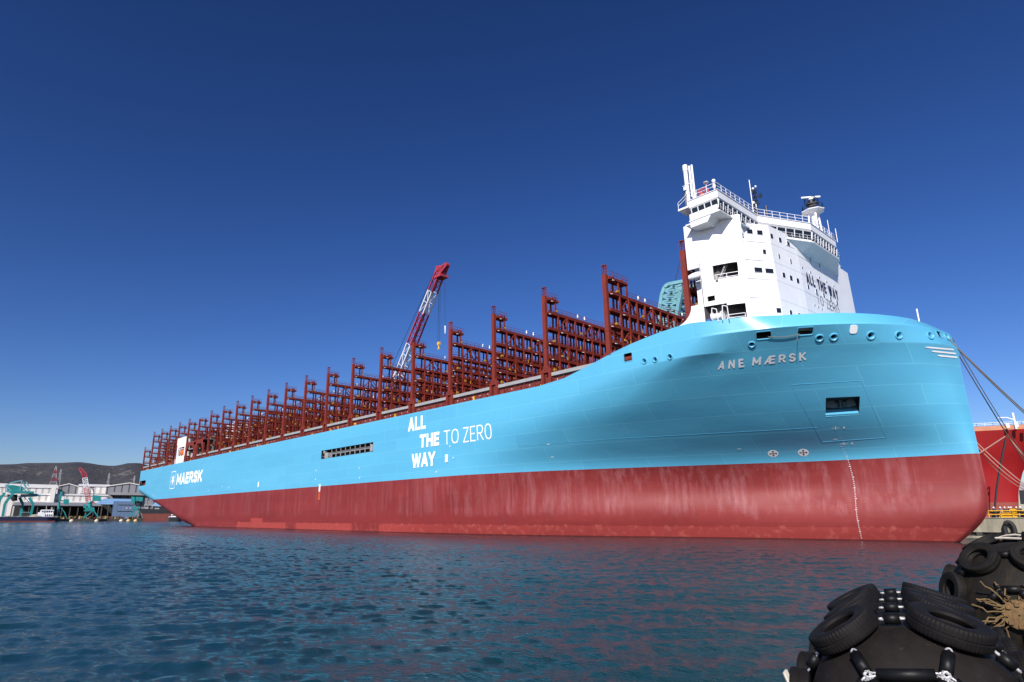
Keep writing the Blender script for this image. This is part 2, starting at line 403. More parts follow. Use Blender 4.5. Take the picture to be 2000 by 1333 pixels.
# cut the ports, the anchor pocket and the gangway recess into it
cut = MB()
def frame_of(n):
    n = Vector(n); u = Vector((0,0,1)); a = u.cross(n).normalized(); b = n.cross(a).normalized(); return a, b, n
RECTS = [(1226.5,698,1.7,1.4,'R'),(1491.5,655.5,2.0,1.3,'R'),(1573,647.5,2.0,1.25,'R'),(1834.5,653.5,1.2,1.0,'R')]
HOLES = [(1258.5,705.5,.52),(1279.5,702.5,.5),(1308.5,697,.5),(1468,673,.52),(1600.5,660.5,.6),(1628.5,658.5,.6),(1701,655.5,.64),(1755.5,655,.6),(1816.5,656,.62),(1848.5,658.5,.6)]
def rrect(w, h, r=.22, k=4):
    pts = []
    for cx_, cy_, a0 in ((w/2-r,h/2-r,0),(-w/2+r,h/2-r,90),(-w/2+r,-h/2+r,180),(w/2-r,-h/2+r,270)):
        for i in range(k+1):
            t = R(a0+90*i/k); pts.append((cx_+r*math.cos(t), cy_+r*math.sin(t)))
    return pts
fit = []
for px, py, w_, h_, kd in RECTS:
    p, n = hull(px, py); a, b, n = frame_of(n); p = Vector(p)
    cut.slab([p+a*u+b*v+n*1.2 for u, v in rrect(w_, h_)], -n*3.2, 1)
    fit.append((p, a, b, n, w_, h_))
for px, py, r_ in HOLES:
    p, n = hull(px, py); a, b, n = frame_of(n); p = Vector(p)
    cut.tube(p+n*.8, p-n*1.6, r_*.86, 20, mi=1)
# anchor pocket
APX = [(1613,777.5),(1679.5,774.5),(1678,807),(1612.5,811)]
ap = [Vector(hull(*q)[0]) for q in APX]; an = Vector(hull(1645,792)[1])
hn = Vector((an.x, an.y, 0)).normalized()
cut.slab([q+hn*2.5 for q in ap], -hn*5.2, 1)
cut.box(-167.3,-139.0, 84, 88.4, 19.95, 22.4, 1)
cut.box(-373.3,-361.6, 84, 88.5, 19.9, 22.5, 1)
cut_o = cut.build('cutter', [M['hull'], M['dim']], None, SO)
md = hull_o.modifiers.new('b', 'BOOLEAN'); md.object = cut_o; md.operation = 'DIFFERENCE'; md.solver = 'EXACT'
cut_o.location = (0,0,0)
dg = bpy.context.evaluated_depsgraph_get()
nm = bpy.data.meshes.new_from_object(hull_o.evaluated_get(dg)); hull_o.modifiers.clear(); hull_o.data = nm; nm.name = 'hull'
bpy.data.objects.remove(cut_o)
nm.polygons.foreach_set('use_smooth', [True]*len(nm.polygons)); nm.set_sharp_from_angle(angle=R(11))
hull_o.parent = ship
def hpart(mb, name, mats, smooth=False): return mb.build(name, mats, hull_o, SO, smooth)
# rims round the ports
for p, a, b, n, w_, h_ in fit:
    m_ = MB(); o_ = rrect(w_+.16, h_+.16, .28); i_ = rrect(w_-.05, h_-.05, .2); k = len(o_)
    vs = [p+a*u+b*v-n*.15 for u,v in o_]+[p+a*u+b*v+n*.05 for u,v in o_]+[p+a*u+b*v+n*.05 for u,v in i_]+[p+a*u+b*v-n*.15 for u,v in i_]
    m_.add(vs, [(r*k+q, r*k+(q+1)%k, ((r+1)%4)*k+(q+1)%k, ((r+1)%4)*k+q) for r in range(4) for q in range(k)])
    hpart(m_, 'mooring_port_rim', M['bluep'], True)
for px, py, r_ in HOLES:
    p, n = hull(px, py); a, b, n = frame_of(n); Mx = Matrix.Translation(Vector(p)) @ n.to_track_quat('Z','Y').to_matrix().to_4x4()
    r_ *= .88; prof = [(r_*.62,-.6),(r_*.62,-.2),(r_*.72,.04),(r_*.92,.15),(r_*1.12,.12),(r_*1.2,.0),(r_*1.2,-.4)]
    hpart(MB().lathe(prof, Mx, 24), 'fairlead', M['bluep'], True)
# red winch drum seen through the aftmost port, equipment in the others
for k, (px, py) in enumerate([(1226.5,699),(1573,648)]):
    p, n = hull(px, py); n = Vector(n); p = Vector(p)-n*(.9 if k == 0 else 1.3); a, b, _ = frame_of(n)
    q = MB().tube(p-a*1.0, p+a*1.0, .55, 14).tube(p-a*1.0, p-a*.85, .75, 14).tube(p+a*.85, p+a*1.0, .75, 14)
    hpart(q, 'mooring_winch', M['red'] if k == 0 else M['grey'])
# closed plate cover on the bow
p, n = hull(1667,643.5); a, b, n = frame_of(n); p = Vector(p)
hpart(MB().slab([p+a*u+b*v-n*.05 for u,v in rrect(1.0,1.25,.3)], n*.13), 'port_cover', M['white2'])
# anchor pocket: sill and the anchor crown inside
c_ = sum(ap, Vector())/4
q = MB(); q.slab([ap[3]-hn*.2, ap[2]-hn*.2, ap[2]-hn*1.9+Vector((0,0,1.35)), ap[3]-hn*1.9+Vector((0,0,1.35))], (0,0,-.25)); hpart(q, 'anchor_pocket_sill', M['bluep'])
q = MB(); q.cbox(c_-hn*2.25+Vector((0,0,.55)), (3.2,.6,1.1), math.atan2(hn.y,hn.x)+math.pi/2); q.tube(c_-hn*1.7+Vector((0,0,-.1)), c_-hn*1.7+Vector((0,0,1.5)), .35, 10)
for s_ in (-1,1):
    a_ = Vector((-hn.y,hn.x,0))*s_
    q.slab([c_-hn*1.75+a_*.7+Vector((0,0,-.1)), c_-hn*1.75+a_*2.0+Vector((0,0,.1)), c_-hn*1.75+a_*1.7+Vector((0,0,1.3)), c_-hn*1.75+a_*.8+Vector((0,0,1.2))], hn*.25)
hpart(q, 'anchor', paint('anchor_blue_black', (.02,.07,.10), .5, .2))
# thin raised lines of the anchor bolster insert
def hline(pts, wd, off=.03, seg=12):
    m_ = MB(); P = []
    for (x0,y0),(x1,y1) in zip(pts[:-1], pts[1:]):
        for k in range(seg+1): P.append((x0+(x1-x0)*k/seg, y0+(y1-y0)*k/seg))
    Q = [hull(x,y,off) for x,y in P]
    for (p0,n0),(p1,n1) in zip(Q[:-1],Q[1:]):
        p0 = Vector(p0); p1 = Vector(p1)
        if (p1-p0).length < 1e-4: continue
        s_ = Vector(n0).cross(p1-p0).normalized()*wd/2; o_ = -Vector(n0)*.12
        m_.add([p0-s_,p1-s_,p1+s_,p0+s_,p0-s_+o_,p1-s_+o_,p1+s_+o_,p0+s_+o_], [(0,1,2,3),(0,4,5,1),(2,6,7,3),(1,5,6,2),(0,3,7,4)])
    return m_
hpart(hline([(1545,752),(1682,744),(1730,855),(1606,864),(1545,752)], .05), 'anchor_insert_seam', M['bluep'])
hpart(hline([(1000,872),(1200,857.5),(1400,846.5),(1596,835.5)], .05, .02), 'strake_seam', M['bluep'])
# ---- lettering
def _arc(n=20, p=2.4):
    return [(.5+.5*math.copysign(abs(math.cos(t))**(2/p), math.cos(t)), .5+.5*math.copysign(abs(math.sin(t))**(2/p), math.sin(t))) for t in [2*math.pi*k/n for k in range(n+1)]]
GLY = {'A':(1.0,[[(0,0),(.5,1)],[(.5,1),(1,0)],[(.2,.27),(.8,.27)]]), 'L':(.82,[[(0,1),(0,0),(1,0)]]), 'T':(.95,[[(0,1),(1,1)],[(.5,1),(.5,0)]]),
 'H':(1.0,[[(0,0),(0,1)],[(1,0),(1,1)],[(0,.5),(1,.5)]]), 'E':(.85,[[(1,1),(0,1),(0,0),(1,0)],[(0,.5),(.88,.5)]]),
 'W':(1.4,[[(0,1),(.25,0)],[(.25,0),(.5,1)],[(.5,1),(.75,0)],[(.75,0),(1,1)]]), 'Y':(1.0,[[(0,1),(.5,.42)],[(1,1),(.5,.42)],[(.5,.5),(.5,0)]]),
 'M':(1.25,[[(0,0),(0,1)],[(1,0),(1,1)],[(0,1),(.5,.2)],[(1,1),(.5,.2)]]), 'N':(1.05,[[(0,0),(0,1)],[(1,0),(1,1)],[(0,1),(1,0)]]),
 'R':(1.0,[[(0,0),(0,1),(.62,1),(.88,.94),(1,.8),(1,.68),(.88,.53),(.62,.47),(0,.47)],[(.45,.47),(1,0)]]),
 'S':(.95,[[(1,.80),(.86,.95),(.6,1),(.4,1),(.14,.95),(0,.8),(.02,.66),(.16,.56),(.84,.44),(.98,.34),(1,.2),(.86,.05),(.6,0),(.4,0),(.14,.05),(0,.2)]]),
 'K':(1.0,[[(0,0),(0,1)],[(1,1),(.1,.42)],[(.33,.58),(1,0)]]), 'O':(1.05,[_arc()]), 'Z':(.95,[[(0,1),(1,1)],[(1,1),(0,0)],[(0,0),(1,0)]]),
 'Æ':(1.55,[[(0,0),(.46,1)],[(1,1),(.46,1)],[(.52,1),(.52,0),(1,0)],[(.2,.27),(.52,.27)],[(.52,.52),(.93,.52)]]), ' ':(.5,[])}
def clip(poly, ax, lo, hi):
    for sg, lim in ((1,lo),(-1,-hi)):
        out = []
        for k in range(len(poly)):
            a, b = poly[k-1], poly[k]; da, db = sg*a[ax]-lim, sg*b[ax]-lim
            if da >= 0: out.append(a)
            if (da >= 0) != (db >= 0): u = da/(da-db); out.append((a[0]+(b[0]-a[0])*u, a[1]+(b[1]-a[1])*u))
        poly = out
        if len(poly) < 3: return []
    return poly
def letters(text, W, H_, th, gap):
    """block lettering: list of convex polygons in metres inside W x H_"""
    wsum = sum(GLY[c][0] for c in text); k = (W-gap*(len(text)-1))/wsum; x = 0; out = []
    for ci, c in enumerate(text):
        w_, st = GLY[c]; w_ *= k
        for line in st:
            P = [(th/2+p[0]*(w_-th), th/2+p[1]*(H_-th)) for p in line]; n_ = len(P)-1
            for i in range(n_):
                a, b = np.array(P[i]), np.array(P[i+1]); L = np.linalg.norm(b-a); d = (b-a)/L; q = np.array((-d[1], d[0]))*th/2
                diag = abs(d[0]) > .05 and abs(d[1]) > .05 and n_ <= 2
                e = th*1.2 if diag else (th/2 if n_ <= 3 else th*.22)
                inn = lambda p: diag and 0 < p[0] < 1 and 0 < p[1] < 1
                ea = th*.1 if inn(line[i]) else e; eb = th*.1 if inn(line[i+1]) else e
                pl = [tuple(a-d*ea-q), tuple(b+d*eb-q), tuple(b+d*eb+q), tuple(a-d*ea+q)]
                pl = clip(clip(pl, 0, 0, w_), 1, 0, H_)
                if len(pl) >= 3: out.append((ci, [(x+u, v) for u, v in pl]))
        x += w_+gap
    return out
def per_letter(text, W, H_, th, gap, place, build):
    g = {}
    for k, (ci, pl) in enumerate(letters(text, W, H_, th, gap)):
        m_ = g.setdefault(ci, MB()); m_.add([place(u, v, .003*(k % 9)) for u, v in pl], [tuple(range(len(pl)))])
    for m_ in g.values(): build(m_)
def hull_text(s, quad, W, H_, th, gap, mat, off=.05):
    bl, br_, tr, tl = [np.array(q, float) for q in quad]
    def place(u, v, o):
        u /= W; v /= H_; px = (bl*(1-u)+br_*u)*(1-v)+(tl*(1-u)+tr*u)*v; return hull(px[0], px[1], off+o)[0]
    per_letter(s, W, H_, th, gap, place, lambda m_: hpart(m_, 'letter', M[mat]))
hull_text('ANE', [(1401.5,722.5),(1453.5,717),(1451.5,700.5),(1406,706)], 5.0, 1.75, .36, .75, 'silver')
hull_text('MÆRSK', [(1468.5,714.5),(1574.5,703.5),(1573.5,687.5),(1470.5,698.5)], 9.8, 1.75, .36, .65, 'silver')
YS = 85.97
def hull_y(x, z):
    X, B = ctrl(z); tq_ = np.linspace(0,1,400); return YC-float(np.interp(x, pchip(KT, X, tq_), pchip(KT, B, tq_)))
def stext(s, x0, x1, z0, z1, th, gap, mat='white2', curved=False):
    pl = lambda u, v, o: (x0+u, (hull_y(x0+u, z0+v) if curved else 86)-.03-o, z0+v)
    per_letter(s, x1-x0, z1-z0, th, gap, pl, lambda m_: hpart(m_, 'letter', M[mat]))
stext('ALL', -123.3,-116.2,23.46,26.75,.74,.3)
stext('THE', -118.5,-111.0,19.15,22.25,.74,.3)
stext('WAY', -121.5,-112.4,14.72,17.96,.74,.12)
stext('TO', -109.4,-104.2,19.1,22.25,.27,.5,'white2',True); stext('ZERO', -102.7,-93.7,19.0,22.25,.27,.5,'white2',True)
stext('MAERSK', -306.9,-272.0,17.9,22.95,1.25,.9)
# emblem: seven-pointed star in a rounded square outline
q = MB(); cx_, cz_ = -312.9, 20.4; star = []
for k in range(14):
    r_ = 2.75 if k % 2 == 0 else 1.0; t = math.pi/2+math.pi*k/7; star.append((cx_+r_*math.cos(t), YS, cz_+r_*math.sin(t)*1.15))
q.add(star+[(cx_,YS,cz_)], [(k,(k+1)%14,14) for k in range(14)])
oo = rrect(7.3,8.0,1.0); ii = rrect(6.7,7.4,.8); k = len(oo)
q.add([(cx_+u,YS,cz_+v) for u,v in oo]+[(cx_+u,YS,cz_+v) for u,v in ii], [(j,(j+1)%k,k+(j+1)%k,k+j) for j in range(k)])
hpart(q, 'emblem', M['white2'])
# three pointed bars on the bow flare
for (a0,b0),(a1,b1) in (((1806,678.3),(1862,683.5)),((1818,686),(1866,691.2)),((1830,694.5),(1869,698.6))):
    m_ = MB(); Lp = []
    for k in range(9):
        u = k/8; x_ = a0+(a1-a0)*u; y_ = b0+(b1-b0)*u; h_ = min(1, .25+u*6)*1.55
        Lp.append((Vector(hull(x_, y_-h_, .06)[0]), Vector(hull(x_, y_+h_, .06)[0])))
    m_.add([p for pr in Lp for p in pr], [(2*i,2*i+1,2*i+3,2*i+2) for i in range(8)])
    hpart(m_, 'bow_stripe', M['white2'])
# bow thruster symbols, bulb symbols, draught marks
for px, py in ((1510,886),(1569,884)):
    p, n = hull(px, py, .05); a, b, n = frame_of(n); p = Vector(p); m_ = MB()
    m_.add([p+a*.78*math.cos(2*math.pi*k/24)+b*.78*math.sin(2*math.pi*k/24) for k in range(24)], [tuple(range(24))], 0)
    p2 = p+n*.015
    for r0 in range(4):
        t = math.pi/2*r0; e = a*math.cos(t)+b*math.sin(t); f = -a*math.sin(t)+b*math.cos(t)
        m_.add([p2+e*.06-f*.07,p2+e*.52-f*.07,p2+e*.62,p2+e*.52+f*.07,p2+e*.06+f*.07], [(0,1,2,3,4)], 1)
        m_.add([p2+e*.40-f*.2,p2+e*.50-f*.2,p2+e*.50+f*.2,p2+e*.40+f*.2], [(0,1,2,3)], 1)
    hpart(m_, 'thruster_mark', [M['white2'], M['navy']])
for px, py in ((1632,836),(1648,867)):
    p, n = hull(px, py, .05); a, b, n = frame_of(n); p = Vector(p); m_ = MB()
    for e, f, l in ((a,b,.5),(b,a,.38)): m_.add([p-e*l-f*.05,p+e*l-f*.05,p+e*l+f*.05,p-e*l+f*.05], [(0,1,2,3)])
    m_.add([p+a*.9-b*.25+a*.1,p+a*1.2-b*.25,p+a*1.2+b*.2,p+a*1.0+b*.2], [(0,1,2,3)])
    hpart(m_, 'bulb_mark', M['white2'])
DM = [(1643,872),(1649,883),(1657,901),(1663,922),(1668,945),(1670,965),(1671.5,990),(1674,1013),(1679,1036),(1682.5,1052)]
m_ = MB()
dd = np.array(DM, float); L_ = np.concatenate([[0], np.cumsum(np.hypot(*np.diff(dd,axis=0).T))])
for k, l in enumerate(np.arange(0, L_[-1], 4.3)):
    px, py = np.interp(l, L_, dd[:,0]), np.interp(l, L_, dd[:,1]); p, n = hull(px, py, .05); a, b, n = frame_of(n); p = Vector(p)
    wd = .13 if k % 5 == 0 else .065; c0 = a*(wd*.6 if k % 2 else 0)
    m_ = MB(); m_.add([p+c0-a*wd-b*.045,p+c0+a*wd-b*.045,p+c0+a*wd+b*.045,p+c0-a*wd+b*.045], [(0,1,2,3)]); hpart(m_, 'draught_mark', M['white2'])
for x_, z0, z1, mt in ((-167.1,10.75,12.8,'white2'),(-167.1,8.5,10.75,'orange'),(-108.4,15.2,16.9,'white2'),(-212,13.7,15.3,'white2')):
    hpart(MB().box(x_-.42,x_+.42,85.955,86.05,z0,z1) if mt != 'orange' else MB().box(x_-.42,x_+.42,85.955,86.05,z0,z1,0).box(x_-.2,x_+.2,85.95,86.04,z0+.3,z1-.1,1), 'pilot_mark', M[mt] if mt != 'orange' else [M['orange'], M['red']])
m_ = MB()
for x_, z_ in ((-112,13.3),(-106,16.0),(-107.2,18.6),(-240,14.5),(-247,15.0),(-262,14),(-145.5,16.1),(-145,13.6),(-170,16.9),(-170,14.3),(-344,14.3),(-341,14.3)):
    hpart(MB().box(x_-.22,x_+.22,85.955,86.03,z_-.04,z_+.04).box(x_-.04,x_+.04,85.95,86.03,z_-.22,z_+.22), 'tug_mark', M['white2'])
for px, py in ((1071,868),(1079,893),(1444,877),(1632,858)):
    p, n = hull(px, py, .05); a, b, n = frame_of(n); p = Vector(p); hpart(MB().add([p-a*.3-b*.08,p+a*.3-b*.08,p+a*.3+b*.08,p-a*.3+b*.08], [(0,1,2,3)]), 'tug_mark', M['white2'])
# accommodation ladder stowed in the side recess
m_ = MB()
m_.box(-162.5,-139.8,86.25,86.5,20.95,21.12).box(-162.5,-139.8,86.25,86.35,21.42,21.48).box(-162.5,-139.8,86.9,87.1,20.95,21.1)
for k in range(34): m_.box(-162.5+k*.69,-162.38+k*.69,86.25,86.34,21.0,21.45)
for k in range(9): m_.box(-161.5+k*2.6,-161.36+k*2.6,86.1,86.3,20.05,20.9)
for k in range(9): m_.box(-161.5+k*2.6,-161.38+k*2.6,86.15,86.3,21.5,22.3)
m_.box(-165.6,-163.6,86.2,87.6,20.05,21.6).tube((-165.9,86.1,21.9),(-165.9,87.0,21.9),.42,10).box(-166.9,-163.0,86.15,86.25,20.6,20.68).box(-140.6,-139.6,86.2,86.7,20.2,21.9)
hpart(m_, 'accommodation_ladder', M['fascia'])
hpart(MB().box(-172,-362,87.0,87.6,20.0,20.2) if False else MB().box(-372.6,-362.2,87.6,88.1,20.0,21.3), 'stern_port_fitting', M['red'])

# ------------------------------------------------------------------ lashing bridges
DZ = 27.8
BX = [14.73*i-358.1 for i in range(-1, 22)]
LV = [2.6, 5.4, 8.4, 11.3, 14.55]
def lb_meshes():
    out = {}
    colm = MB()
    for s_, y0 in ((0, 0.04), (1, 53.5-.7)):
        pass
    c1 = MB().box(-.42,.42,.05,.68,2.9,17.9).box(-.5,.5,.0,.74,7.2,7.34).box(-.5,.5,.0,.74,2.8,2.95).box(-1.25,1.25,.02,.7,2.3,2.8)
    c1.box(-1.25,-.62,.06,.66,0,2.3).box(.62,1.25,.06,.66,0,2.3).slab([(-.42,.1,2.8),(-.42,.1,3.7),(-1.1,.1,2.8)],(0,.5,0)).slab([(.42,.1,2.8),(1.1,.1,2.8),(.42,.1,3.7)],(0,.5,0))
    out['column'] = c1.mesh('column', M['red'])
    la = MB()
    for x in (-.38,.38):
        for y in (.1,.62): la.bar((x,y,17.9),(x,y,19.6),.09)
    for z in (18.4,18.9,19.25): la.bar((-.38,.1,z),(.38,.1,z),.06).bar((-.38,.62,z),(.38,.62,z),.06).bar((.38,.1,z),(.38,.62,z),.06)
    la.box(-.42,.42,.06,.66,19.56,19.68)
    out['ladder_cage'] = la.mesh('ladder_cage', M['red'])
    def plat(E):
     pf = MB().box(-.85,.85,.68,E,17.0,17.12).box(.6,.75,.68,E,17.0,17.5).box(-.75,-.6,.68,E,17.0,17.5).box(-.85,.85,E-.15,E,17.0,17.5)
     for y in ((2.9,) if E < 5 else (3.4, 5.95)):
        for x in (.62,-.62): pf.box(x-.13,x+.13,y-.14,y+.14,14.8,17.9 if E < 5 else 17.1)
     for x in (.8,-.8):
        for z in (17.95,18.5): pf.bar((x,.7,z),(x,E-.05,z),.05)
        for k in range(int(E/1.0)): pf.bar((x,.75+k*1.0,17.4),(x,.75+k*1.0,18.52),.05)
     for z in (17.95,18.5): pf.bar((-.8,E-.05,z),(.8,E-.05,z),.05)
     for k in range(int(E/1.5)): pf.box(-.3,.3,1.2+k*1.3,1.5+k*1.3,17.1,17.8+.3*(k%2))
     return pf.mesh('platform', M['red'])
    out['platform'] = plat(3.75); out['platform2'] = plat(6.2)
    fr = MB(); yk = [.9+2.585*k for k in range(1,21)]
    for z in LV:
        fr.box(-.82,.82,.68,52.82,z-.06,z+.02)
        for x in (.68,-.68): fr.box(x-.12,x+.12,.68,52.82,z-.36,z+.16)
    for k, y in enumerate(yk):
        wd = .2 if k % 2 else .26
        fr.box(.54,.86,y-wd/2,y+wd/2,0,14.4); fr.box(-.86,-.56,y-wd/2,y+wd/2,0,14.4)
        fr.box(-.62,-.46,y+.6,y+.95,8.4,14.3); 
    ys = [.68]+yk+[52.82]
    for k in range(len(ys)-1):
        m3 = k % 3
        for z0, z1 in ((11.35,14.3),(5.5,8.2)):
            if z0 < 6 and k % 6 > 2: continue
            if m3 == 1: fr.bar((.66,ys[k],z0),(.66,ys[k+1],z1),.2)
            if m3 == 2: fr.bar((.66,ys[k],z1),(.66,ys[k+1],z0),.2)
            if m3 == 2: fr.bar((-.66,ys[k],z1),(-.66,ys[k+1],z0),.2)
    for k in range(0, 20, 2):                # horizontal rungs of the inspection ladders
        for q in range(8): fr.bar((.3,ys[k+1]+.75,LV[3]+.4*q-2.8),(.3,ys[k+1]+1.25,LV[3]+.4*q-2.8),.05)
    out['frame'] = fr.mesh('frame', M['red'])
    ra = MB()
    for z in LV[1:]:
        for x in (.84,-.84):
            for h in (.55,1.05): ra.bar((x,.7,z+h),(x,52.8,z+h),.05)
            for k in range(41): ra.bar((x,.7+1.29*k,z),(x,.7+1.29*k,z+1.05),.05)
    out['railing'] = ra.mesh('railing', M['red'])
    rr = random.Random(3); LI = []; YE = []
    for z in LV[1:]:
        for k in range(5): LI.append((.83, 2.4+k*10.2+rr.uniform(-2,2), z-.43, 0))
    LI += [(.83,1.7,16.9,0), (0,10.4,LV[4]+1.2,1), (0,12.6,LV[4]+1.2,1), (0,25.6,LV[4]+1.2,1)]
    out['LI'] = LI; out['lightbox'] = MB().box(-.09,.09,-.2,.2,-.05,.05).mesh('work_light', M['lamp']); out['lightpole'] = MB().tube((0,0,-.3),(0,0,.28),.15,8).ball((0,0,.3),.15,8).mesh('work_light', M['lamp'])
    for z, y in ((14.9,3.0),(11.7,10.4),(5.9,4.2),(5.9,14),(8.9,20.4),(2.9,2.0),(2.9,6.5),(8.6,2.1)): YE.append((.68, y, z+.18, 0))
    for k in range(6): YE.append((.89, 1.6+k*4.1, 3.0+(k%3)*2.9, 1))
    out['YE'] = YE; out['yellowbox'] = MB().box(-.22,.22,-.24,.24,-.18,.18).mesh('stowage_box', M['ochre']); out['yellowtag'] = MB().box(-.03,.03,-.1,.1,-.35,.35).mesh('stowage_box', M['ochre'])
    li = MB()
    for x, y, z, k in LI:
        li.box(x-.09,x+.09,y-.2,y+.2,z-.05,z+.05) if not k else li.tube((x,y,z-.3),(x,y,z+.28),.15,8)
    out['work_light'] = li.mesh('work_light', M['lamp'])
    ye = MB()
    for x, y, z, k in YE: ye.cbox((x,y,z), (.44,.48,.36) if not k else (.06,.2,.7))
    out['stowage_box'] = ye.mesh('stowage_box', M['ochre'])
    return out
LM = lb_meshes()
def inst(name, me, parent, loc=(0,0,0), sc=None):
    o = bpy.data.objects.new(name, me); C.objects.link(o); o.parent = parent; o.location = loc
    if sc: o.scale = sc
    return o
for i, x in enumerate(BX):
    low = i == 0
    lb = empty('lashing_bridge', (x-SO[0], 86-SO[1], DZ-6.9 if low else DZ), parent=ship)
    if i == len(BX)-1: lb.location.y += 1.55; lb.scale = (1, .942, 1)
    for s_ in (0, 1):
        loc = (0, 53.5*s_, 0); sc = (1, -1, 1) if s_ else None
        inst('column', LM['column'], lb, loc, sc); inst('platform', LM['platform2' if i > 20 else 'platform'], lb, loc, sc)
        if i not in (6, 17): inst('ladder_cage', LM['ladder_cage'], lb, loc, sc)
    for n_ in ('frame','railing'): inst(n_, LM[n_], lb)
    if i >= 18:
        for x_, y_, z_, k in LM['LI']: inst('work_light', LM['lightpole' if k else 'lightbox'], lb, (x_, y_, z_))
        for x_, y_, z_, k in LM['YE']: inst('stowage_box', LM['yellowtag' if k else 'yellowbox'], lb, (x_, y_, z_))
    else:
        for n_ in ('work_light','stowage_box'): tag(inst(n_, LM[n_], lb), kind='stuff')
# coaming, hatch covers and side passage between the bridges
co_ = MB().box(-366,-63.5,86.75,87.7,27.8,29.35).box(-366,-63.5,137.8,138.5,27.8,29.35)
for k in range(120):
    x = -365+k*2.55; co_.box(x,x+.12,86.5,86.75,27.8,29.2)
co_.build('hatch_coaming', M['coam'], ship, SO)
rr = random.Random(5)
hc_me = MB()
for k in range(3): hc_me.box(-6.2,6.2,2.0+k*16.6,18.2+k*16.6,1.5,2.6)
hc_me = hc_me.mesh('hatch_cover', M['coam'])
fa_me = MB().box(-6.1,6.1,.25,.95,1.5,2.15).mesh('side_walkway', M['fascia'])
for i in range(len(BX)-1):
    x = (BX[i]+BX[i+1])/2-SO[0]
    if i >= len(BX)-2: continue
    inst('hatch_cover', hc_me, ship, (x, 86-SO[1], DZ))
    if i not in (3,4,5): inst('side_walkway', fa_me, ship, (x, 86-SO[1], DZ))
    d_ = MB()
    for k in range(7):
        u = rr.uniform(-5.8,5.8); h = rr.uniform(.3,.9); mi = rr.choice((0,0,0,0,2)); d_.box(u,u+rr.uniform(.15,.5),.3,.6,0,h,mi)
    for k in range(5): u = -5+k*2.5; d_.tube((u,.62,.75),(u,.7,.75),.09,8,mi=1)
    o = d_.build('deck_valve', [M['red'], M['lamp'], M['yellow']], ship); o.location = (x, 86-SO[1], DZ); tag(o, kind='stuff')
# funnel casing aft with the lifeboat in its niche
fu = MB()
fu.box(-314.3,-309.8,86.1,86.5,27.8,39.6).box(-301.6,-300.6,86.1,86.5,27.8,39.6).box(-309.8,-301.6,86.1,86.5,35.0,39.6).box(-309.8,-301.6,86.1,86.5,27.8,31.0)
fu.box(-314.3,-300.6,86.5,139.4,38.6,39.4).box(-314.2,-313.8,86.5,139,27.8,38.6).box(-301.1,-300.7,86.5,139,27.8,38.6).box(-313.8,-301.1,90.5,90.9,27.8,38.6)
fu.box(-312,-303,108,118,39.4,48.0)
fun = fu.build('funnel_casing', M['white'], ship, SO)
dk = MB().box(-313.2,-312.7,86.02,86.09,31,36.5).box(-310.2,-309.85,86.02,86.09,31,34.8)
dk.build('vent_louvre', M['black'], fun, SO)
lbt = MB().lathe([(.02,-3.9),(.7,-3.7),(1.25,-2.6),(1.5,-.8),(1.5,1.2),(1.3,2.8),(.8,3.7),(.02,3.95)], Matrix.Translation((-305.2,87.4,32.4)) @ Matrix.Rotation(R(90),4,'Y'), 16)
lbt.cbox((-305.6,87.4,34.0),(2.6,1.5,.8))
lbt.build('lifeboat', M['orange'], fun, SO, True)
dv = MB()
for x in (-308.6,-302.2): dv.bar((x,86.7,34.8),(x,86.7,31.2),.3).bar((x,86.7,34.6),(x+(1.2 if x<-305 else -1.2),87.2,34.3),.25)
dv.bar((-309.5,86.4,34.2),(-304,86.4,34.3),.25); dv.build('lifeboat_davit', M['white'], fun, SO)
# passage arches beside the funnel
ar = MB()
for xa, xb in ((-298.5,-288.5),(-286.0,-276.5)):
    ar.box(xa-1.0,xa,86.15,86.7,27.8,35.8).box(xb,xb+1.0,86.15,86.7,27.8,35.8).box(xa-1,xb+1,86.15,86.7,34.6,36.4)
    ar.slab([(xa,86.15,34.6),(xa+2.2,86.15,34.6),(xa,86.15,32.2)],(0,.5,0)).slab([(xb,86.15,34.6),(xb,86.15,32.2),(xb-2.2,86.15,34.6)],(0,.5,0))
    ar.box(xa,xb,86.2,86.4,28.6,28.75).box(xa,xb,86.2,86.4,29.2,29.3)
ar.build('passage_arch', M['red'], ship, SO)
pb = MB().box(-299,-276,90.5,91,27.8,38).box(-299,-276,86.6,90.5,36.0,36.4); pb.build('engine_casing', M['dim'], ship, SO)
tk = MB()
for k in range(3): tk.tube((-296+k*2.6,88.5,28),(-296+k*2.6,88.5,31.5+.6*(k%2)),.9,14)
for k in range(6): tk.bar((-298+k*1.9,87.2,28),(-298+k*1.9,87.2,29.3),.08)
tk.box(-298.2,-287,87.1,87.25,29.25,29.35).box(-299.4,-288,86.9,87.6,33.2,33.5); tk.build('deck_tank', M['fascia'], ship, SO)

# ------------------------------------------------------------------ deckhouse
def mir(poly): return poly+[(x, 2*YC-y) for x, y in reversed(poly)]
LBP = [(-47.2,88.2),(-43.2,88.2),(-38.05,96.8),(-37.3,105.2)]
TOPH = 49.3
rake = lambda poly, d: [(x-(d if x > -42 else 0), y) for x, y in poly]
HP = LBP+[(-37.3,120.3),(-37.45,129.2),(-43.0,137.3),(-47.2,137.3)]
dh = MB().prism(HP, 29.5, TOPH, 0, rake(HP, .45))
house = dh.build('deckhouse', M['white'], ship, SO)
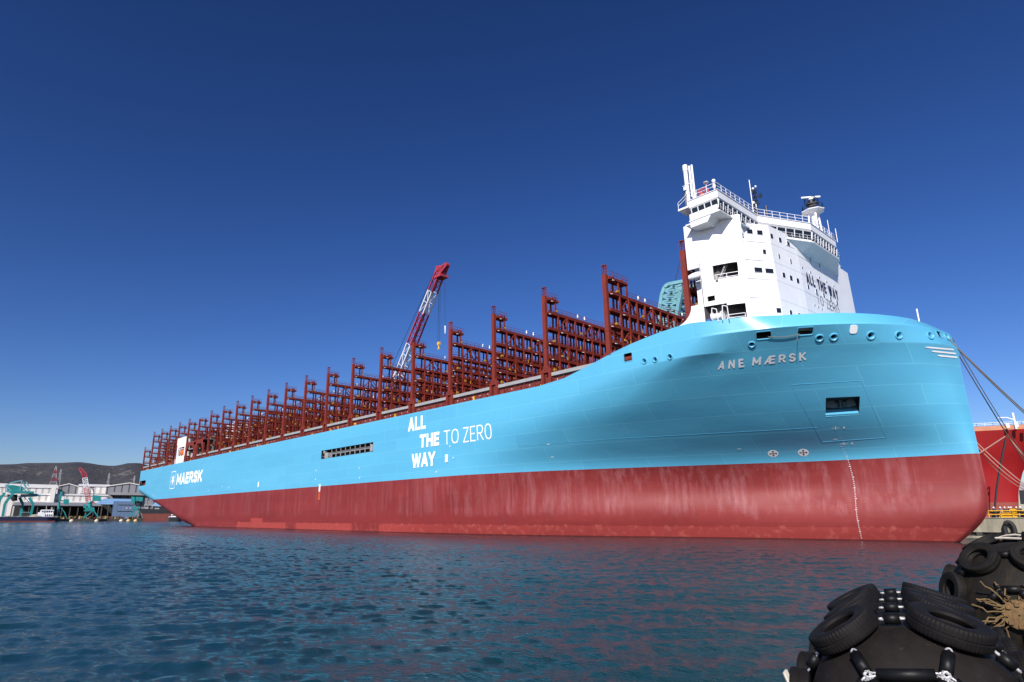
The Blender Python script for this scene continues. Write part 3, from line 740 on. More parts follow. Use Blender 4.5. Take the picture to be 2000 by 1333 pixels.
# outboard screen walls with their openings
def wall_holes(mb, plan, z0, z1, holes, th=.22, inward=1, mi=0, y_m=None):
    """vertical wall along a plan polyline; holes = (u0,u1,z0,z1) with u = x position"""
    us = sorted(u for u in set([p[0] for p in plan]+[h[0] for h in holes]+[h[1] for h in holes]) if plan[0][0]-.02 <= u <= plan[-1][0])
    zs = sorted(set([z0,z1]+[h[2] for h in holes]+[h[3] for h in holes]))
    yy = lambda u: float(np.interp(u, [p[0] for p in plan], [p[1] for p in plan]))
    for a, b in zip(us[:-1], us[1:]):
        for c, d in zip(zs[:-1], zs[1:]):
            mu, mz = (a+b)/2, (c+d)/2
            if any(h[0] < mu < h[1] and h[2] < mz < h[3] for h in holes): continue
            P = [(a,yy(a)),(b,yy(b)),(b,yy(b)+th),(a,yy(a)+th)]
            if y_m: P = [(x, 2*y_m-y) for x, y in P]
            mb.prism(P, c, d, mi)
def hull_y(x, z):
    X, B = ctrl(z); tq_ = np.linspace(0,1,400); return YC-float(np.interp(x, pchip(KT, X, tq_), pchip(KT, B, tq_)))
PLAN = [(x, hull_y(x, min(32.15, ztop(x)))+.07) for x in (-47.3,-45.6,-44,-42.5,-41,-39.3)]
HOL = [(-47.31,-45.45,35.3,41.35),(-43.6,-40.25,38.75,41.1),(-44.8,-43.7,35.45,36.3),(-45.4,-42.2,32.25,34.75),(-42.2,-39.9,32.05,34.4)]
sw = MB(); wall_holes(sw, PLAN, 31.9, 48.9, HOL)
rb = MB()
for k in range(6):                       # curved foot where the screen runs down into the bulwark
    t0, t1 = R(15*k), R(15*(k+1)); f = lambda t: (-47.3-3.4*(1-math.sin(t)), 35.2-3.9*(1-math.cos(t)) if False else 32.3+3.0*(1-math.cos(t)))
    a, b = (-50.9+3.6*math.sin(t0), 32.45+2.9*(1-math.cos(t0))), (-50.9+3.6*math.sin(t1), 32.45+2.9*(1-math.cos(t1)))
    sw.slab([(a[0],86.12,32.2),(b[0],86.12,32.2),(b[0],86.12,b[1]),(a[0],86.12,a[1])], (0,.22,0))
# return wall to the house, inner decks
sw.slab([(-39.3,PLAN[-1][1],31.9),(-40.9,92.0,31.9),(-40.9,92.0,48.9),(-39.3,PLAN[-1][1],48.9)], (-.2,-.05,0))
sw.box(-47.2,-41.5,86.4,88.6,48.6,48.9)
screen = sw.build('screen_wall', M['white'], ship, SO)
wall_p = MB(); wall_holes(wall_p, PLAN[:3], 31.9, 48.9, HOL[:2]+HOL[3:4], y_m=YC); wall_p.build('screen_wall', M['white'], ship, SO)
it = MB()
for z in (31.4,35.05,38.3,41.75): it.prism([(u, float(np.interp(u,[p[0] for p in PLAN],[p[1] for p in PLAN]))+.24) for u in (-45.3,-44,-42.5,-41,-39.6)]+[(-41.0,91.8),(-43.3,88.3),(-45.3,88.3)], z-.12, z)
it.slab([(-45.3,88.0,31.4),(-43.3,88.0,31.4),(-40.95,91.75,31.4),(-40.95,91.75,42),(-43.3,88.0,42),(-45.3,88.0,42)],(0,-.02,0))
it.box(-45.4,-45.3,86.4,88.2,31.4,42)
it.build('recess_shade_lining', M['dim'], screen, SO)  # white house wall and decks coloured grey to carry the recess shade
sr = MB()
wy = lambda u: float(np.interp(u, [p[0] for p in PLAN], [p[1] for p in PLAN]))+.1
def rail_run(mb, pts, h=1.05, n=3, rails=2, r=.05):
    for p, q in zip(pts[:-1], pts[1:]):
        p = Vector(p); q = Vector(q); n_ = max(1, int((q-p).length/1.4))
        for k in range(n_+1): e = p.lerp(q, k/n_); mb.bar(e, e+Vector((0,0,h)), r)
        for j in range(rails): hh = Vector((0,0,h*(1-j/rails))); mb.bar(p+hh, q+hh, r)
rail_run(sr, [(-43.4,wy(-43.4),38.4),(-40.3,wy(-40.3),38.4)], 1.15, r=.07)
rail_run(sr, [(-42.4,wy(-42.4),31.9),(-40.1,wy(-40.1),31.9)], 1.0, r=.07)
sr.build('railing', M['white'], screen, SO)
stt = MB()
for s_ in (0,.55): stt.bar((-43.2,87.6+s_*.4,38.6),(-41.9,88.0+s_,41.4),.12,.2)
for k in range(8): u = k/7; stt.box(-43.2+1.3*u-.1,-43.2+1.3*u+.1,87.7,88.3,38.7+2.6*u,38.76+2.6*u)
stt.tube((-43.1,86.9,38.5),(-43.1,86.9,39.3),.22,8)
stt.build('stair', M['fascia'], screen, SO)
wi = MB().tube((-44.3,86.9,32.9),(-43.0,87.2,32.9),.5,14).tube((-44.4,86.9,32.9),(-44.3,86.9,32.9),.75,14).tube((-43.0,87.2,32.9),(-42.9,87.2,32.9),.75,14)
for x in (-44.5,-42.8): wi.bar((x,86.6,32.0),(x+.25,86.6,34.3),.1).bar((x+.25,86.6,34.3),(x+.9,86.7,34.0),.1).bar((x+.9,86.7,34.0),(x+1.0,86.7,32.0),.1)
wi.build('mooring_winch', M['white'], screen, SO)
MB().box(-45.2,-44.75,86.5,87.1,31.7,32.7).build('equipment_locker', paint('royal_blue', (.05,.14,.5), .4), screen, SO)
lf = MB().lathe([(.02,-1.2),(.45,-1.1),(.6,-.4),(.6,.5),(.4,1.1),(.02,1.2)], Matrix.Translation((-46.3,86.7,40.2)) @ Matrix.Rotation(R(90),4,'Y'), 12)
lf.build('life_raft', M['white'], screen, SO, True)
# windows as separate panes let into frames
def pane(parent, p, u, v, n, w_, h_, name='window', d=.07):
    p = Vector(p); u = Vector(u).normalized(); v = Vector(v).normalized(); n = Vector(n).normalized()
    m_ = MB(); m_.slab([p-u*w_/2-v*h_/2-n*.1, p+u*w_/2-v*h_/2-n*.1, p+u*w_/2+v*h_/2-n*.1, p-u*w_/2+v*h_/2-n*.1], n*(.1+d), 0)
    for s_ in (-1,1):
        c_ = p+u*s_*(w_/2+.03); m_.slab([c_-u*.03-v*(h_/2+.06), c_+u*.03-v*(h_/2+.06), c_+u*.03+v*(h_/2+.06), c_-u*.03+v*(h_/2+.06)], n*.03, 1)
        c_ = p+v*s_*(h_/2+.03); m_.slab([c_-u*w_/2-v*.03, c_+u*w_/2-v*.03, c_+u*w_/2+v*.03, c_-u*w_/2+v*.03], n*.03, 1)
    return m_.build(name, [M['glass'], M['white']], parent, SO)
Vz = (0,0,1)
A0, A1 = np.array((-43.2,88.2)), np.array((-38.05,96.8)); B0, B1 = A1, np.array((-37.3,105.2))
uA = (A1-A0)/np.linalg.norm(A1-A0); uB = (B1-B0)/np.linalg.norm(B1-B0)
def onw(y, z, seg):
    P, Q = seg; k = (y-P[1])/(Q[1]-P[1]); r_ = .45*(z-29.5)/(TOPH-29.5)
    x = P[0]+(Q[0]-P[0])*k-r_*(max(0, min(1, (P[0]+(Q[0]-P[0])*k+43.2)/5)) if seg[0][0] < -40 else 1); return (x, y, z)
nA = (uA[1], -uA[0], 0); nB = (uB[1], -uB[0], 0)
for y, z, w_, h_ in ((93.7,47.83,.95,.72),(95.3,47.8,.92,.74),(95.55,44.45,.5,.72),(94.15,41.2,1.3,.74),(95.85,41.17,1.35,.74),(96.3,34.55,.75,.75)):
    pane(house, onw(y,z,(A0,A1)), (*uA,0), Vz, nA, w_, h_)
for y, z, w_, h_ in ((97.4,47.5,.7,.78),(99.95,47.5,.72,.8),(102.5,47.5,.72,.82),(98.7,44.25,.3,.8),(102.3,44.25,.3,.8),(99.2,41.1,.72,.78),(101.4,41.1,.72,.8),(103.5,41.1,.72,.8),(99.4,34.7,.6,.8),(102,34.7,.6,.8)):
    pane(house, onw(y,z,(B0,B1)), (*uB,0), Vz, nB, w_, h_)
for y in (107.1,110.5,113.6,116.6,119.5): pane(house, (-37.3-.42*(40.9-29.5)/19.8,y,40.9), (0,1,0), Vz, (1,0,0), .5, .75)
for y in (122.6,124.6,126.4): pane(house, (-37.75,y,40.9), (0,1,0), Vz, (1,0,0), .45, .75)
for y in (106,109.3,113,116.2,119.4): pane(house, (-37.3-.42*(44.1-29.5)/19.8,y,44.1), (0,1,0), Vz, (1,0,0), .28, .3)
for y in (108.5,110,111.5,): pane(house, (-37.3-.42*(37.9-29.5)/19.8,y,37.9), (0,1,0), Vz, (1,0,0), .25, .3)
for y in (110.4,114.3): pane(house, (-37.3-.42*(46.9-29.5)/19.8,y,46.9), (0,1,0), Vz, (1,0,0), .22, 1.0)
rk = lambda z: -37.3-.42*(z-29.5)/19.8
for tx_, z_, y_, w_, h_, th_, gp_ in (('ALL THE WAY', 41.58, 106.9, 13.75, 1.95, .36, .3), ('TO ZERO', 38.65, 110.0, 9.7, 1.75, .12, .35)):
    per_letter(tx_, w_, h_, th_, gp_, lambda u, v, o: (rk(z_+v)+.06+o, y_+u, z_+v), lambda m_: m_.build('letter', M['navy'], house, SO))
# deck-edge strips (faint storey seams) on the house
ss = MB()
for z in (33.3,36.5,39.7,42.9,46.1):
    for P, Q in ((A0,A1),(B0,B1),(B1,np.array((-37.3,120.3)))):
        p, q = onw(P[1],z,(P,Q)) if P is not B1 else (rk(z),105.2,z), onw(Q[1],z,(P,Q)) if P is not B1 else (rk(z),120.3,z)
        ss.bar(p, q, .05, .05)
ss.build('storey_seam', M['white'], house, SO)
# ---- navigation bridge
NBZ0, NBW0, NBW1, NBT = 48.35, 49.0, 50.35, 51.95
WX = -40.2                                # wing front line
PL = [(-45.1,84.4),(WX,84.4),(WX,97.5),(-35.7,107.3)]
nb = MB()
poly = PL+[(-35.7,118.2),(-40.2,128.0),(-43.6,129.2),(-43.6,141.1),(-45.1,141.1)]
def inset(poly, d):                       # shrink towards the house (windows lean out at the top)
    out = []; n = len(poly)
    for k in range(n):
        p0, p1, p2 = (np.array(poly[(k+j) % n]) for j in (-1,0,1))
        a = (p1-p0)/np.linalg.norm(p1-p0); b = (p2-p1)/np.linalg.norm(p2-p1)
        na, nb_ = np.array((-a[1],a[0])), np.array((-b[1],b[0])); s_ = na+nb_; s_ = s_/(s_@na) ; out.append(tuple(p1+s_*d))
    return out
sgn_ = 1 if sum(poly[k][0]*poly[(k+1)%len(poly)][1]-poly[(k+1)%len(poly)][0]*poly[k][1] for k in range(len(poly))) > 0 else -1
ins = inset(poly, .28*sgn_)
nb.prism(ins, NBZ0+.16, NBW0, 0)          # sill wall
nb.prism(ins, NBW1, 50.75, 0, inset(poly, .05*sgn_))
nb.prism(inset(poly, .02*sgn_), 50.75, NBT, 0)
nb.prism(inset(poly, .5*sgn_), NBW0, NBW1, 1)     # dark glazed core between the mullions
nb.prism(inset(poly, -.12*sgn_), NBZ0, NBZ0+.16, 0)  # gallery floor
nb.prism(inset(poly, -.1*sgn_), NBT, NBT+.1, 0)
bridge = nb.build('navigation_bridge', [M['white'], M['black']], ship, SO)
# wing end boxes hanging below the gallery
for s_ in (0,1):
    f = lambda y: 2*YC-y if s_ else y
    b_ = MB(); d_ = -3.2 if s_ else 0; P = [(-45.1,84.38),(-40.9+d_,84.38),(-41.3+d_,90.5),(-45.1,90.5)]; Q = [(-45.1,84.38),(-42.3+d_*.8,84.38),(-42.6+d_*.7,88.0),(-45.1,88.0)]
    b_.add([(x,f(y),NBZ0+.9) for x,y in P]+[(x,f(y),47.35) for x,y in Q], [(0,1,2,3),(4,5,6,7),(0,1,5,4),(1,2,6,5),(2,3,7,6),(3,0,4,7)])
    b_.box(-45.1,-40.45+d_,min(f(84.36),f(84.5)),max(f(84.36),f(84.5)),NBZ0+.1,49.6)
    if not s_: b_.slab([(-41.0,f(87.5),48.4),(-40.6,f(91.5),48.4),(-40.6,f(92.3),46.9)],(.16,0,0))
    b_.build('wing_box', M['white'], bridge, SO)
    ro_ = MB().box(-46.9,-45.0,min(f(84.3),f(90)),max(f(84.3),f(90)),50.9,51.2).box(-46.0,-45.0,min(f(84.5),f(90)),max(f(84.5),f(90)),48.0,48.2)
    ro_.build('wing_roof', M['white'], bridge, SO)
# belly under the protruding centre
be = MB(); cP = [(-38.6,101.5),(-35.75,107.3),(-35.75,118.2),(-38.6,124.0)]; cQ = [(-37.9,101.7),(-37.6,107.0),(-37.6,118.5),(-37.9,123.8)]
be.add([(x,y,NBZ0) for x,y in cP]+[(x,y,47.1) for x,y in cQ]+[(-38.6,y,NBZ0) for _,y in cP]+[(-38.6,y,47.1) for _,y in cQ],
       [(0,1,5,4),(1,2,6,5),(2,3,7,6),(0,4,12,8),(3,11,15,7),(4,5,6,7,15,14,13,12),(0,8,9,10,11,3,2,1),(8,12,13,14,15,11,10,9)])
be.build('bridge_belly', M['white'], bridge, SO)
def glaze(p, q, zs, n, lean=.2, gap=.13):
    p = np.array(p); q = np.array(q); L = np.linalg.norm(q-p); u = (q-p)/L; nn = np.array((u[1],-u[0]))*(1 if sgn_ > 0 else -1)
    for k in range(n):
        c = p+u*(L*(k+.5)/n); h = zs[1]-zs[0]; cc = Vector((c[0],c[1],(zs[0]+zs[1])/2))-Vector((nn[0],nn[1],0))*.14
        v = Vector((nn[0]*lean/h, nn[1]*lean/h, 1)).normalized(); N3 = Vector((nn[0],nn[1],-lean/h)).normalized()
        m_ = MB(); w_ = L/n-gap; U = Vector((u[0],u[1],0))
        m_.slab([cc-U*w_/2-v*h/2, cc+U*w_/2-v*h/2, cc+U*w_/2+v*h/2, cc-U*w_/2+v*h/2], N3*.05)
        m_.build('window', M['glass'], bridge, SO)
        e = cc+U*(w_/2+gap/2); me_ = MB().slab([e-U*gap/2-v*h/2, e+U*gap/2-v*h/2, e+U*gap/2+v*h/2, e-U*gap/2+v*h/2], N3*.12); me_.build('mullion', M['white'], bridge, SO)
        if k == 0:
            e = cc-U*(w_/2+gap/2); MB().slab([e-U*gap/2-v*h/2, e+U*gap/2-v*h/2, e+U*gap/2+v*h/2, e-U*gap/2+v*h/2], N3*.12).build('mullion', M['white'], bridge, SO)
glaze((-44.7,84.4),(-40.3,84.4),(49.5,50.5),4)
glaze((WX,84.5),(WX,97.4),(NBW0,NBW1),9)
glaze((WX+.05,97.6),(-35.75,107.2),(NBW0,NBW1),6)
glaze((-35.7,107.4),(-35.7,118.1),(NBW0,NBW1),9)
glaze((-35.75,118.3),(WX+.05,127.9),(NBW0,NBW1),6)
glaze((-43.6,129.3),(-43.6,141.0),(NBW0,NBW1),8)
gl = MB(); e_ = [(-40.0,84.3),(-40.0,97.4),(-35.5,107.3),(-35.5,118.2),(-40.0,128.1),(-43.4,129.2),(-43.4,141.2)]
rail_run(gl, [(x+.1,y,NBZ0+.16) for x,y in e_], .95, r=.035)
rf = [(-46.8,84.3),(-45.1,84.2),(WX,84.3),(WX,97.5),(-35.7,107.3),(-35.7,118.2),(WX,128),(-43.6,129.2),(-43.6,141.2)]
rail_run(gl, [(-37.6,120.6,TOPH),(-38.6,128.5,TOPH),(-42.5,134.5,TOPH)], 1.3, n=3, r=.09)
rail_run(gl, [(x,y,NBT+.1 if x > -46 else 51.2) for x,y in rf], 1.1, r=.06)
gl.build('railing', M['white'], bridge, SO)

# ---- masts and gear on the bridge roof
RZ = NBT+.1
ex = MB()                                 # twin exhaust / vent trunk on the wing, with kinked pipes
p0 = side(1345,396,88.0); p1 = side(1337,327,88.0)
bx, by = p0[0], 88.0
ex.tube((bx,by,RZ-.3),(bx,by,p1[2]),.34,12); ex.tube((bx,by,p1[2]-.8),(bx,by,p1[2]+.25),.42,12)
for k, dx in enumerate((.75,1.2)):
    zt = p1[2]-.2; zk = RZ+2.6-.3*k
    ex.path([(bx+dx,by,zt),(bx+dx,by,zk),(bx+dx+1.0,by,zk-1.5),(bx+dx+1.0,by,RZ-.2)], .17, 8)
for k in range(7): ex.bar((bx-.55,by,RZ+.6*k),(bx-.55,by+.5,RZ+.6*k),.05)
ex.bar((bx-.55,by,RZ),(bx-.55,by,RZ+4.6),.06).bar((bx-.55,by+.5,RZ),(bx-.55,by+.5,RZ+4.6),.06)
ex.cbox((bx-.1,by-.3,RZ+4.2),(.5,.5,.6)).cbox((bx,by,RZ+4.9),(1.3,.5,.08))
ex.build('exhaust_mast', M['white'], ship, SO, True)
MB().path([(bx-.45,by-.1,RZ+.4),(bx-.5,by-.1,RZ+2.5),(bx-.4,by-.1,RZ+4.4)], .1, 6).build('exhaust_cable', M['black'], ship, SO)
dc = MB(); cx0 = bx+2.6                   # small red and white deck crane beside it
dc.tube((cx0,by,RZ),(cx0,by,RZ+1.6),.25,10).cbox((cx0,by,RZ+1.8),(.6,.6,.7)).tube((cx0-.5,by+.2,RZ),(cx0-.5,by+.2,RZ+1.9),.2,8)
for a_, b_ in (((-1.0,RZ+3.2),(1.4,RZ+1.0)),((-.9,RZ+2.6),(1.1,RZ+1.0)),((-1.0,RZ+3.2),(.6,RZ+3.3)),((.6,RZ+3.3),(1.4,RZ+1.0))): dc.bar((cx0+a_[0],by+.3,a_[1]),(cx0+b_[0],by+.3,b_[1]),.14,mi=1)
for k in range(4): dc.bar((cx0-1+.5*k,by+.3,RZ+3.2-.1*k),(cx0+.1+.35*k,by+.3,RZ+1.7-.2*k),.08,mi=1)
dc.build('deck_crane', [paint('salmon_paint',(.62,.26,.18),.5), paint('crane_red_mesh',(.55,.08,.06),.5)], ship, SO)
def pole(name, px0, py0, px1, py1, y, r=.08, mat='white', top=None):
    a = side(px0,py0,y); b = side(px1,py1,y); m_ = MB().tube((a[0],y,RZ-.1),(a[0],y,b[2]),r,8)
    if top == 'dome': m_.ball((a[0],y,b[2]),.32,10).tube((a[0],y,b[2]-1.2),(a[0],y,b[2]-.6),.22,8)
    if top == 'cap': m_.lathe([(.05,.0),(.42,.0),(.42,.16),(.05,.22)], Matrix.Translation((a[0],y,b[2])), 10)
    return m_.build(name, M[mat], ship, SO, True)
pole('antenna_pole', 1396,374, 1396,353, 85.2, .09, 'white', 'dome')
pole('antenna_pole', 1381,378, 1379,358, 86.0, .07, 'grey', 'cap')
pole('whip_antenna', 1472,418, 1463,352, 98.0, .06)
def mast(px, pytop, y, name, h=None):
    b = side(px, pytop, y); x = b[0]; H = b[2]; m_ = MB()
    for s_ in ((-.35,-.35),(.35,-.35),(0,.4)): m_.bar((x+s_[0],y+s_[1],RZ-.1),(x+s_[0]*.5,y+s_[1]*.5,H),.12)
    n_ = int((H-RZ)/.8)
    for k in range(n_): z = RZ+.8*k; m_.bar((x-.35,y-.35,z),(x+.33,y-.35,z+.7),.07).bar((x-.35,y-.35,z+.4),(x,y+.4,z+.4),.07).box(x-.3,x+.3,y-.2,y+.2,z+.25,z+.45)
    m_.box(x-.5,x+1.0,y-.1,y+.1,H-1.6,H-1.45).box(x+.7,x+1.1,y-.15,y+.15,H-1.9,H-1.2).box(x-.6,x+.6,y-.1,y+.1,H-3.0,H-2.85).box(x-.4,x+.4,y-.1,y+.1,H-.3,H-.15)
    o = m_.build(name, M['black'], ship, SO)
    l_ = MB().ball((x-.2,y,H+.3),.22,8).ball((x+.3,y,H+.5),.2,8).cbox((x-.3,y-.3,H-2.6),(.4,.4,.4)).bar((x+.1,y-.3,RZ),(x+.1,y-.3,H-3),.12); l_.build('navigation_light', M['white'], o, SO)
    return o
mast(1473, 371, 104.0, 'signal_mast')
pole('vent_post', 1499,424, 1497,402, 108.0, .2, 'black')
p = side(1539,428,106.5); sd_ = MB().ball((p[0],106.5,RZ+.75),.78,16).tube((p[0],106.5,RZ),(p[0],106.5,RZ+.5),.55,12); sd_.build('satellite_dome', M['white'], ship, SO, True)
# radar mast on the centre line
yr = 113.5; b = side(1592,440,yr); xr = b[0]; zp = side(1592,414,yr)[2]; zt = side(1588,384,yr)[2]
rm = MB()
for a_ in ((-.55,-.6),(.55,-.6),(.55,.6),(-.55,.6)): rm.tube((xr+a_[0]*1.2,yr+a_[1]*1.6,RZ-.1),(xr+a_[0],yr+a_[1],zp),.17,8)
rm.tube((xr,yr,RZ-.1),(xr,yr,zp),.42,12)
rm.lathe([(.1,-.55),(.5,-.5),(1.9,.05),(1.95,.2),(.1,.2)], Matrix.Translation((xr,yr,zp)), 8)
radar = rm.build('radar_mast', M['white'], ship, SO)
rt = MB().tube((xr,yr,zp+.2),(xr,yr,zp+2.4),.5,10).box(xr-.9,xr+.9,yr-.9,yr+.9,zp+1.5,zp+1.62)
rail_run(rt, [(xr+1.7*math.cos(t),yr+1.7*math.sin(t),zp+.2) for t in [R(45*k) for k in range(9)]], 1.0, r=.07)
rail_run(rt, [(xr-.85,yr-.85,zp+1.62),(xr+.85,yr-.85,zp+1.62),(xr+.85,yr+.85,zp+1.62),(xr-.85,yr+.85,zp+1.62),(xr-.85,yr-.85,zp+1.62)], 1.0, r=.07)
rt.cbox((xr+.6,yr-1.0,zp+.8),(.7,.5,.8)); rt.build('radar_platform', M['black'], radar, SO)
sc_ = MB().tube((xr,yr,zp+2.4),(xr,yr,zt-.3),.25,10).ball((xr,yr,zt-.35),.38,10); 
dr = Vector((.75,.66,0)).normalized(); e1 = Vector((xr,yr,zt))-dr*1.6; e2 = Vector((xr,yr,zt))+dr*1.6
sc_.bar(e1, e2, .22, .26); sc_.build('radar_scanner', M['white2'], radar, SO)
for px, py0, py1, y in ((1620,455,431,117.5),(1606,450,440,116.0),(1634,462,448,119.0)):
    pole('whip_antenna', px,py0,px-6,py1,y,.05)
# ------------------------------------------------------------------ bow jack staff and the bow shackle ring
p, n = hull(1826,634); js = MB().tube((p[0]-.5,p[1],p[2]-.8),(p[0]-.5,p[1],p[2]+2.3),.1,8); js.build('jack_staff', M['white'], ship, SO)

# ------------------------------------------------------------------ water
def water_material():
    m, t, b = newmat('harbour_water')
    v = coords(t, (1,1,1))
    big = noise(t, coords(t, (.012,.012,.012)), 1, 3, .5)
    t.links.new(mixc(t, ramp(t, big, .3, .7), (.0030,.026,.034), (.004,.034,.042)), b.inputs['Base Color'])
    b.inputs['Roughness'].default_value = .08; b.inputs['IOR'].default_value = 1.333
    n1 = noise(t, coords(t, (1,1,1), (0,0,R(20))), 1.1, 3, .5)
    n2 = noise(t, coords(t, (1.0,1.6,1), (0,0,R(-35))), 4.2, 4, .6)
    n3 = noise(t, coords(t, (1.5,1,1), (0,0,R(10))), 11., 3, .55)
    gust = ramp(t, noise(t, coords(t, (.02,.05,1), (0,0,R(15))), 1, 4, .6), .35, .65)
    n0 = noise(t, coords(t, (1.0,1.5,1), (0,0,R(50))), .35, 3, .6)
    h = math_(t,'ADD', math_(t,'ADD', math_(t,'ADD', math_(t,'MULTIPLY', n1, .05), math_(t,'MULTIPLY', n0, .12)), math_(t,'MULTIPLY', n2, .05)), math_(t,'MULTIPLY', n3, .03))
    h = math_(t,'MULTIPLY', h, math_(t,'ADD', math_(t,'MULTIPLY', gust, .5), .65))
    bp = N(t, 'ShaderNodeBump', Strength=1.0, Distance=1.0); t.links.new(h, bp.inputs['Height']); t.links.new(bp.outputs[0], b.inputs['Normal'])
    return m
M['water'] = water_material()
rs = np.concatenate([[0.5, 1.5], np.arange(3, 60, .13), 60*np.exp(np.arange(0, math.log(420/60), .0023)), 420*np.exp(np.linspace(.01, math.log(14.3), 120))])
vaz = math.pi-YAW
th = np.concatenate([np.linspace(vaz-R(62), vaz+R(62), 1200, endpoint=False), np.linspace(vaz+R(62), vaz+R(298), 150, endpoint=False)]); na = len(th)
RR, TT = np.meshgrid(rs, th, indexing='ij'); WXX = RR*np.cos(TT); WYY = RR*np.sin(TT); H = np.zeros_like(RR)
rg = np.random.default_rng(4); dr_ = np.where(RR < 60, .13, np.where(RR < 420, RR*.0023, RR*.022))
front = (np.abs(((TT-vaz+np.pi) % (2*np.pi))-np.pi) < R(63)) & (RR < 430)
fx, fy, fd = WXX[front].astype(np.float32), WYY[front].astype(np.float32), dr_[front].astype(np.float32); fh = np.zeros_like(fx)
for k in range(170):
    lam = float(np.exp(rg.uniform(math.log(.26), math.log(1.1)))) if k < 110 else float(np.exp(rg.uniform(math.log(1.5), math.log(5.))))
    a_ = rg.normal(vaz, .65); ph = rg.uniform(0, 6.28); amp = (.0029 if k < 110 else .0014)*lam
    fade = np.clip((lam/2.3-fd)/(lam/6), 0, 1)
    fh += (fade*amp*np.sin(np.float32(2*np.pi/lam)*(fx*np.float32(math.cos(a_))+fy*np.float32(math.sin(a_)))+np.float32(ph))).astype(np.float32)
H[front] = fh
me = bpy.data.meshes.new('water')
vv = np.stack([WXX, WYY, H], -1).reshape(-1,3); nr = len(rs)
I, J = np.meshgrid(np.arange(nr-1), np.arange(na), indexing='ij'); J2 = (J+1) % na
ff = np.stack([I*na+J, (I+1)*na+J, (I+1)*na+J2, I*na+J2], -1).reshape(-1,4)
me.vertices.add(len(vv)); me.vertices.foreach_set('co', vv.ravel().astype(np.float32))
me.loops.add(ff.size); me.loops.foreach_set('vertex_index', ff.ravel().astype(np.int32))
me.polygons.add(len(ff)); me.polygons.foreach_set('loop_start', np.arange(0, ff.size, 4, dtype=np.int32)); me.polygons.foreach_set('loop_total', np.full(len(ff), 4, np.int32))
me.polygons.foreach_set('use_smooth', np.ones(len(ff), bool)); me.materials.append(M['water']); me.update(calc_edges=True)
wo_ = bpy.data.objects.new('water', me); C.objects.link(wo_); tag(wo_, kind='structure')

# ------------------------------------------------------------------ far shore
def st_mat(name, c1, c2, per, duty=.5, rough=.6, axis=0):
    """vertical ribs of a cladding: real colour bands of the sheeting along local x"""
    m, t, b = newmat(name); tc = t.nodes.new('ShaderNodeTexCoord'); sx = t.nodes.new('ShaderNodeSeparateXYZ'); t.links.new(tc.outputs['Object'], sx.inputs[0])
    f = math_(t,'LESS_THAN', math_(t,'FRACT', math_(t,'MULTIPLY', sx.outputs[axis], 1/per)), duty)
    n = noise(t, coords(t, (.1,.1,.1)), 1, 4)
    c = mixc(t, f, c1, c2); c = mixc(t, math_(t,'MULTIPLY', ramp(t, n, .4, .7), .2), c, tuple(x*.6 for x in c1))
    t.links.new(c, b.inputs['Base Color']); b.inputs['Roughness'].default_value = rough; return m
M['hallwhite'] = st_mat('ribbed_white_cladding', (.72,.69,.65), (.42,.40,.385), 8.0, .34)
M['hallgrey'] = st_mat('ribbed_grey_cladding', (.20,.20,.22), (.045,.045,.055), 9.5, .2)
M['roofw'] = paint('white_roof_sheet', (.68,.66,.62), .6, .1, .05)
M['roofg'] = paint('grey_roof_sheet', (.24,.24,.25), .6, .15, .05)
M['roofb'] = paint('light_blue_roof', (.22,.40,.62), .5, .1, .05)
M['blueblock'] = st_mat('blue_cladding', (.10,.16,.27), (.085,.14,.24), 4.0, .5)
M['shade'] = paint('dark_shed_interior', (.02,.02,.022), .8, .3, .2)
M['conc'] = paint('weathered_concrete', (.30,.27,.21), .85, .3, .5, (1,1,.4), dirt=(.10,.085,.06), dirtamt=.8, bump=.3, bscale=6)
M['quay2'] = paint('dark_quay_wall', (.05,.05,.045), .8, .4, .2)
M['navyhull'] = paint('navy_hull', (.012,.016,.05), .5, .2, .3)
M['redhull'] = paint('faded_red_hull', (.16,.035,.025), .6, .25, .2)
M['bright_red'] = paint('bright_red_hull', (.30,.004,.006), .6, .15, .12, dirt=(.17,.004,.006), dirtamt=.5)
M['brownred'] = paint('brown_boot_topping', (.25,.055,.04), .6, .2, .4)
def shore_frame(px, r):
    o = ground(px, r); a = math.atan2(o[1], o[0]); return o, a-math.pi/2
class Far:
    """builds in a local frame: x to the right along the shore, y away, z up; pixels give the size at distance r"""
    def __init__(s, name, px, r, label, cat, group=None):
        s.o, s.rz = shore_frame(px, r); s.r = r
        s.root = empty(name, tuple(s.o), label, cat, group, None, s.rz)
        s.Mi = (Matrix.Translation(Vector(s.o)) @ Matrix.Rotation(s.rz, 4, 'Z')).inverted()
    def P(s, px, py, d=0.):
        w_ = far(px, py, s.r); v = s.Mi @ Vector(w_); k = s.r
        return Vector((v.x, v.y*0+d, v.z))
    def X(s, px): return s.P(px, 1010).x
    def Z(s, px, py): return s.P(px, py).z
    def part(s, mb, name, mats, smooth=False):
        o = mb.build(name, mats, s.root, (0,0,0), smooth); return o
def fquad(F, mb, pts, depth, d0=0., mi=0):       # silhouette polygon (pixels) given real depth
    mb.slab([F.P(x,y,d0) for x,y in pts], (0,depth,0), mi); return mb
# quay of the far shore
fq = MB(); pr = [(-500,790),(-100,800),(150,805),(330,815),(480,830),(900,860)]
fr_ = [ground(a,b) for a,b in pr]; bk_ = [ground(a,b+2600) for a,b in pr]
poly = [(p[0],p[1]) for p in fr_]+[(p[0],p[1]) for p in reversed(bk_)]
tag(fq.prism(poly, -1, 2.3).build('far_quay', M['quay2']), kind='structure')
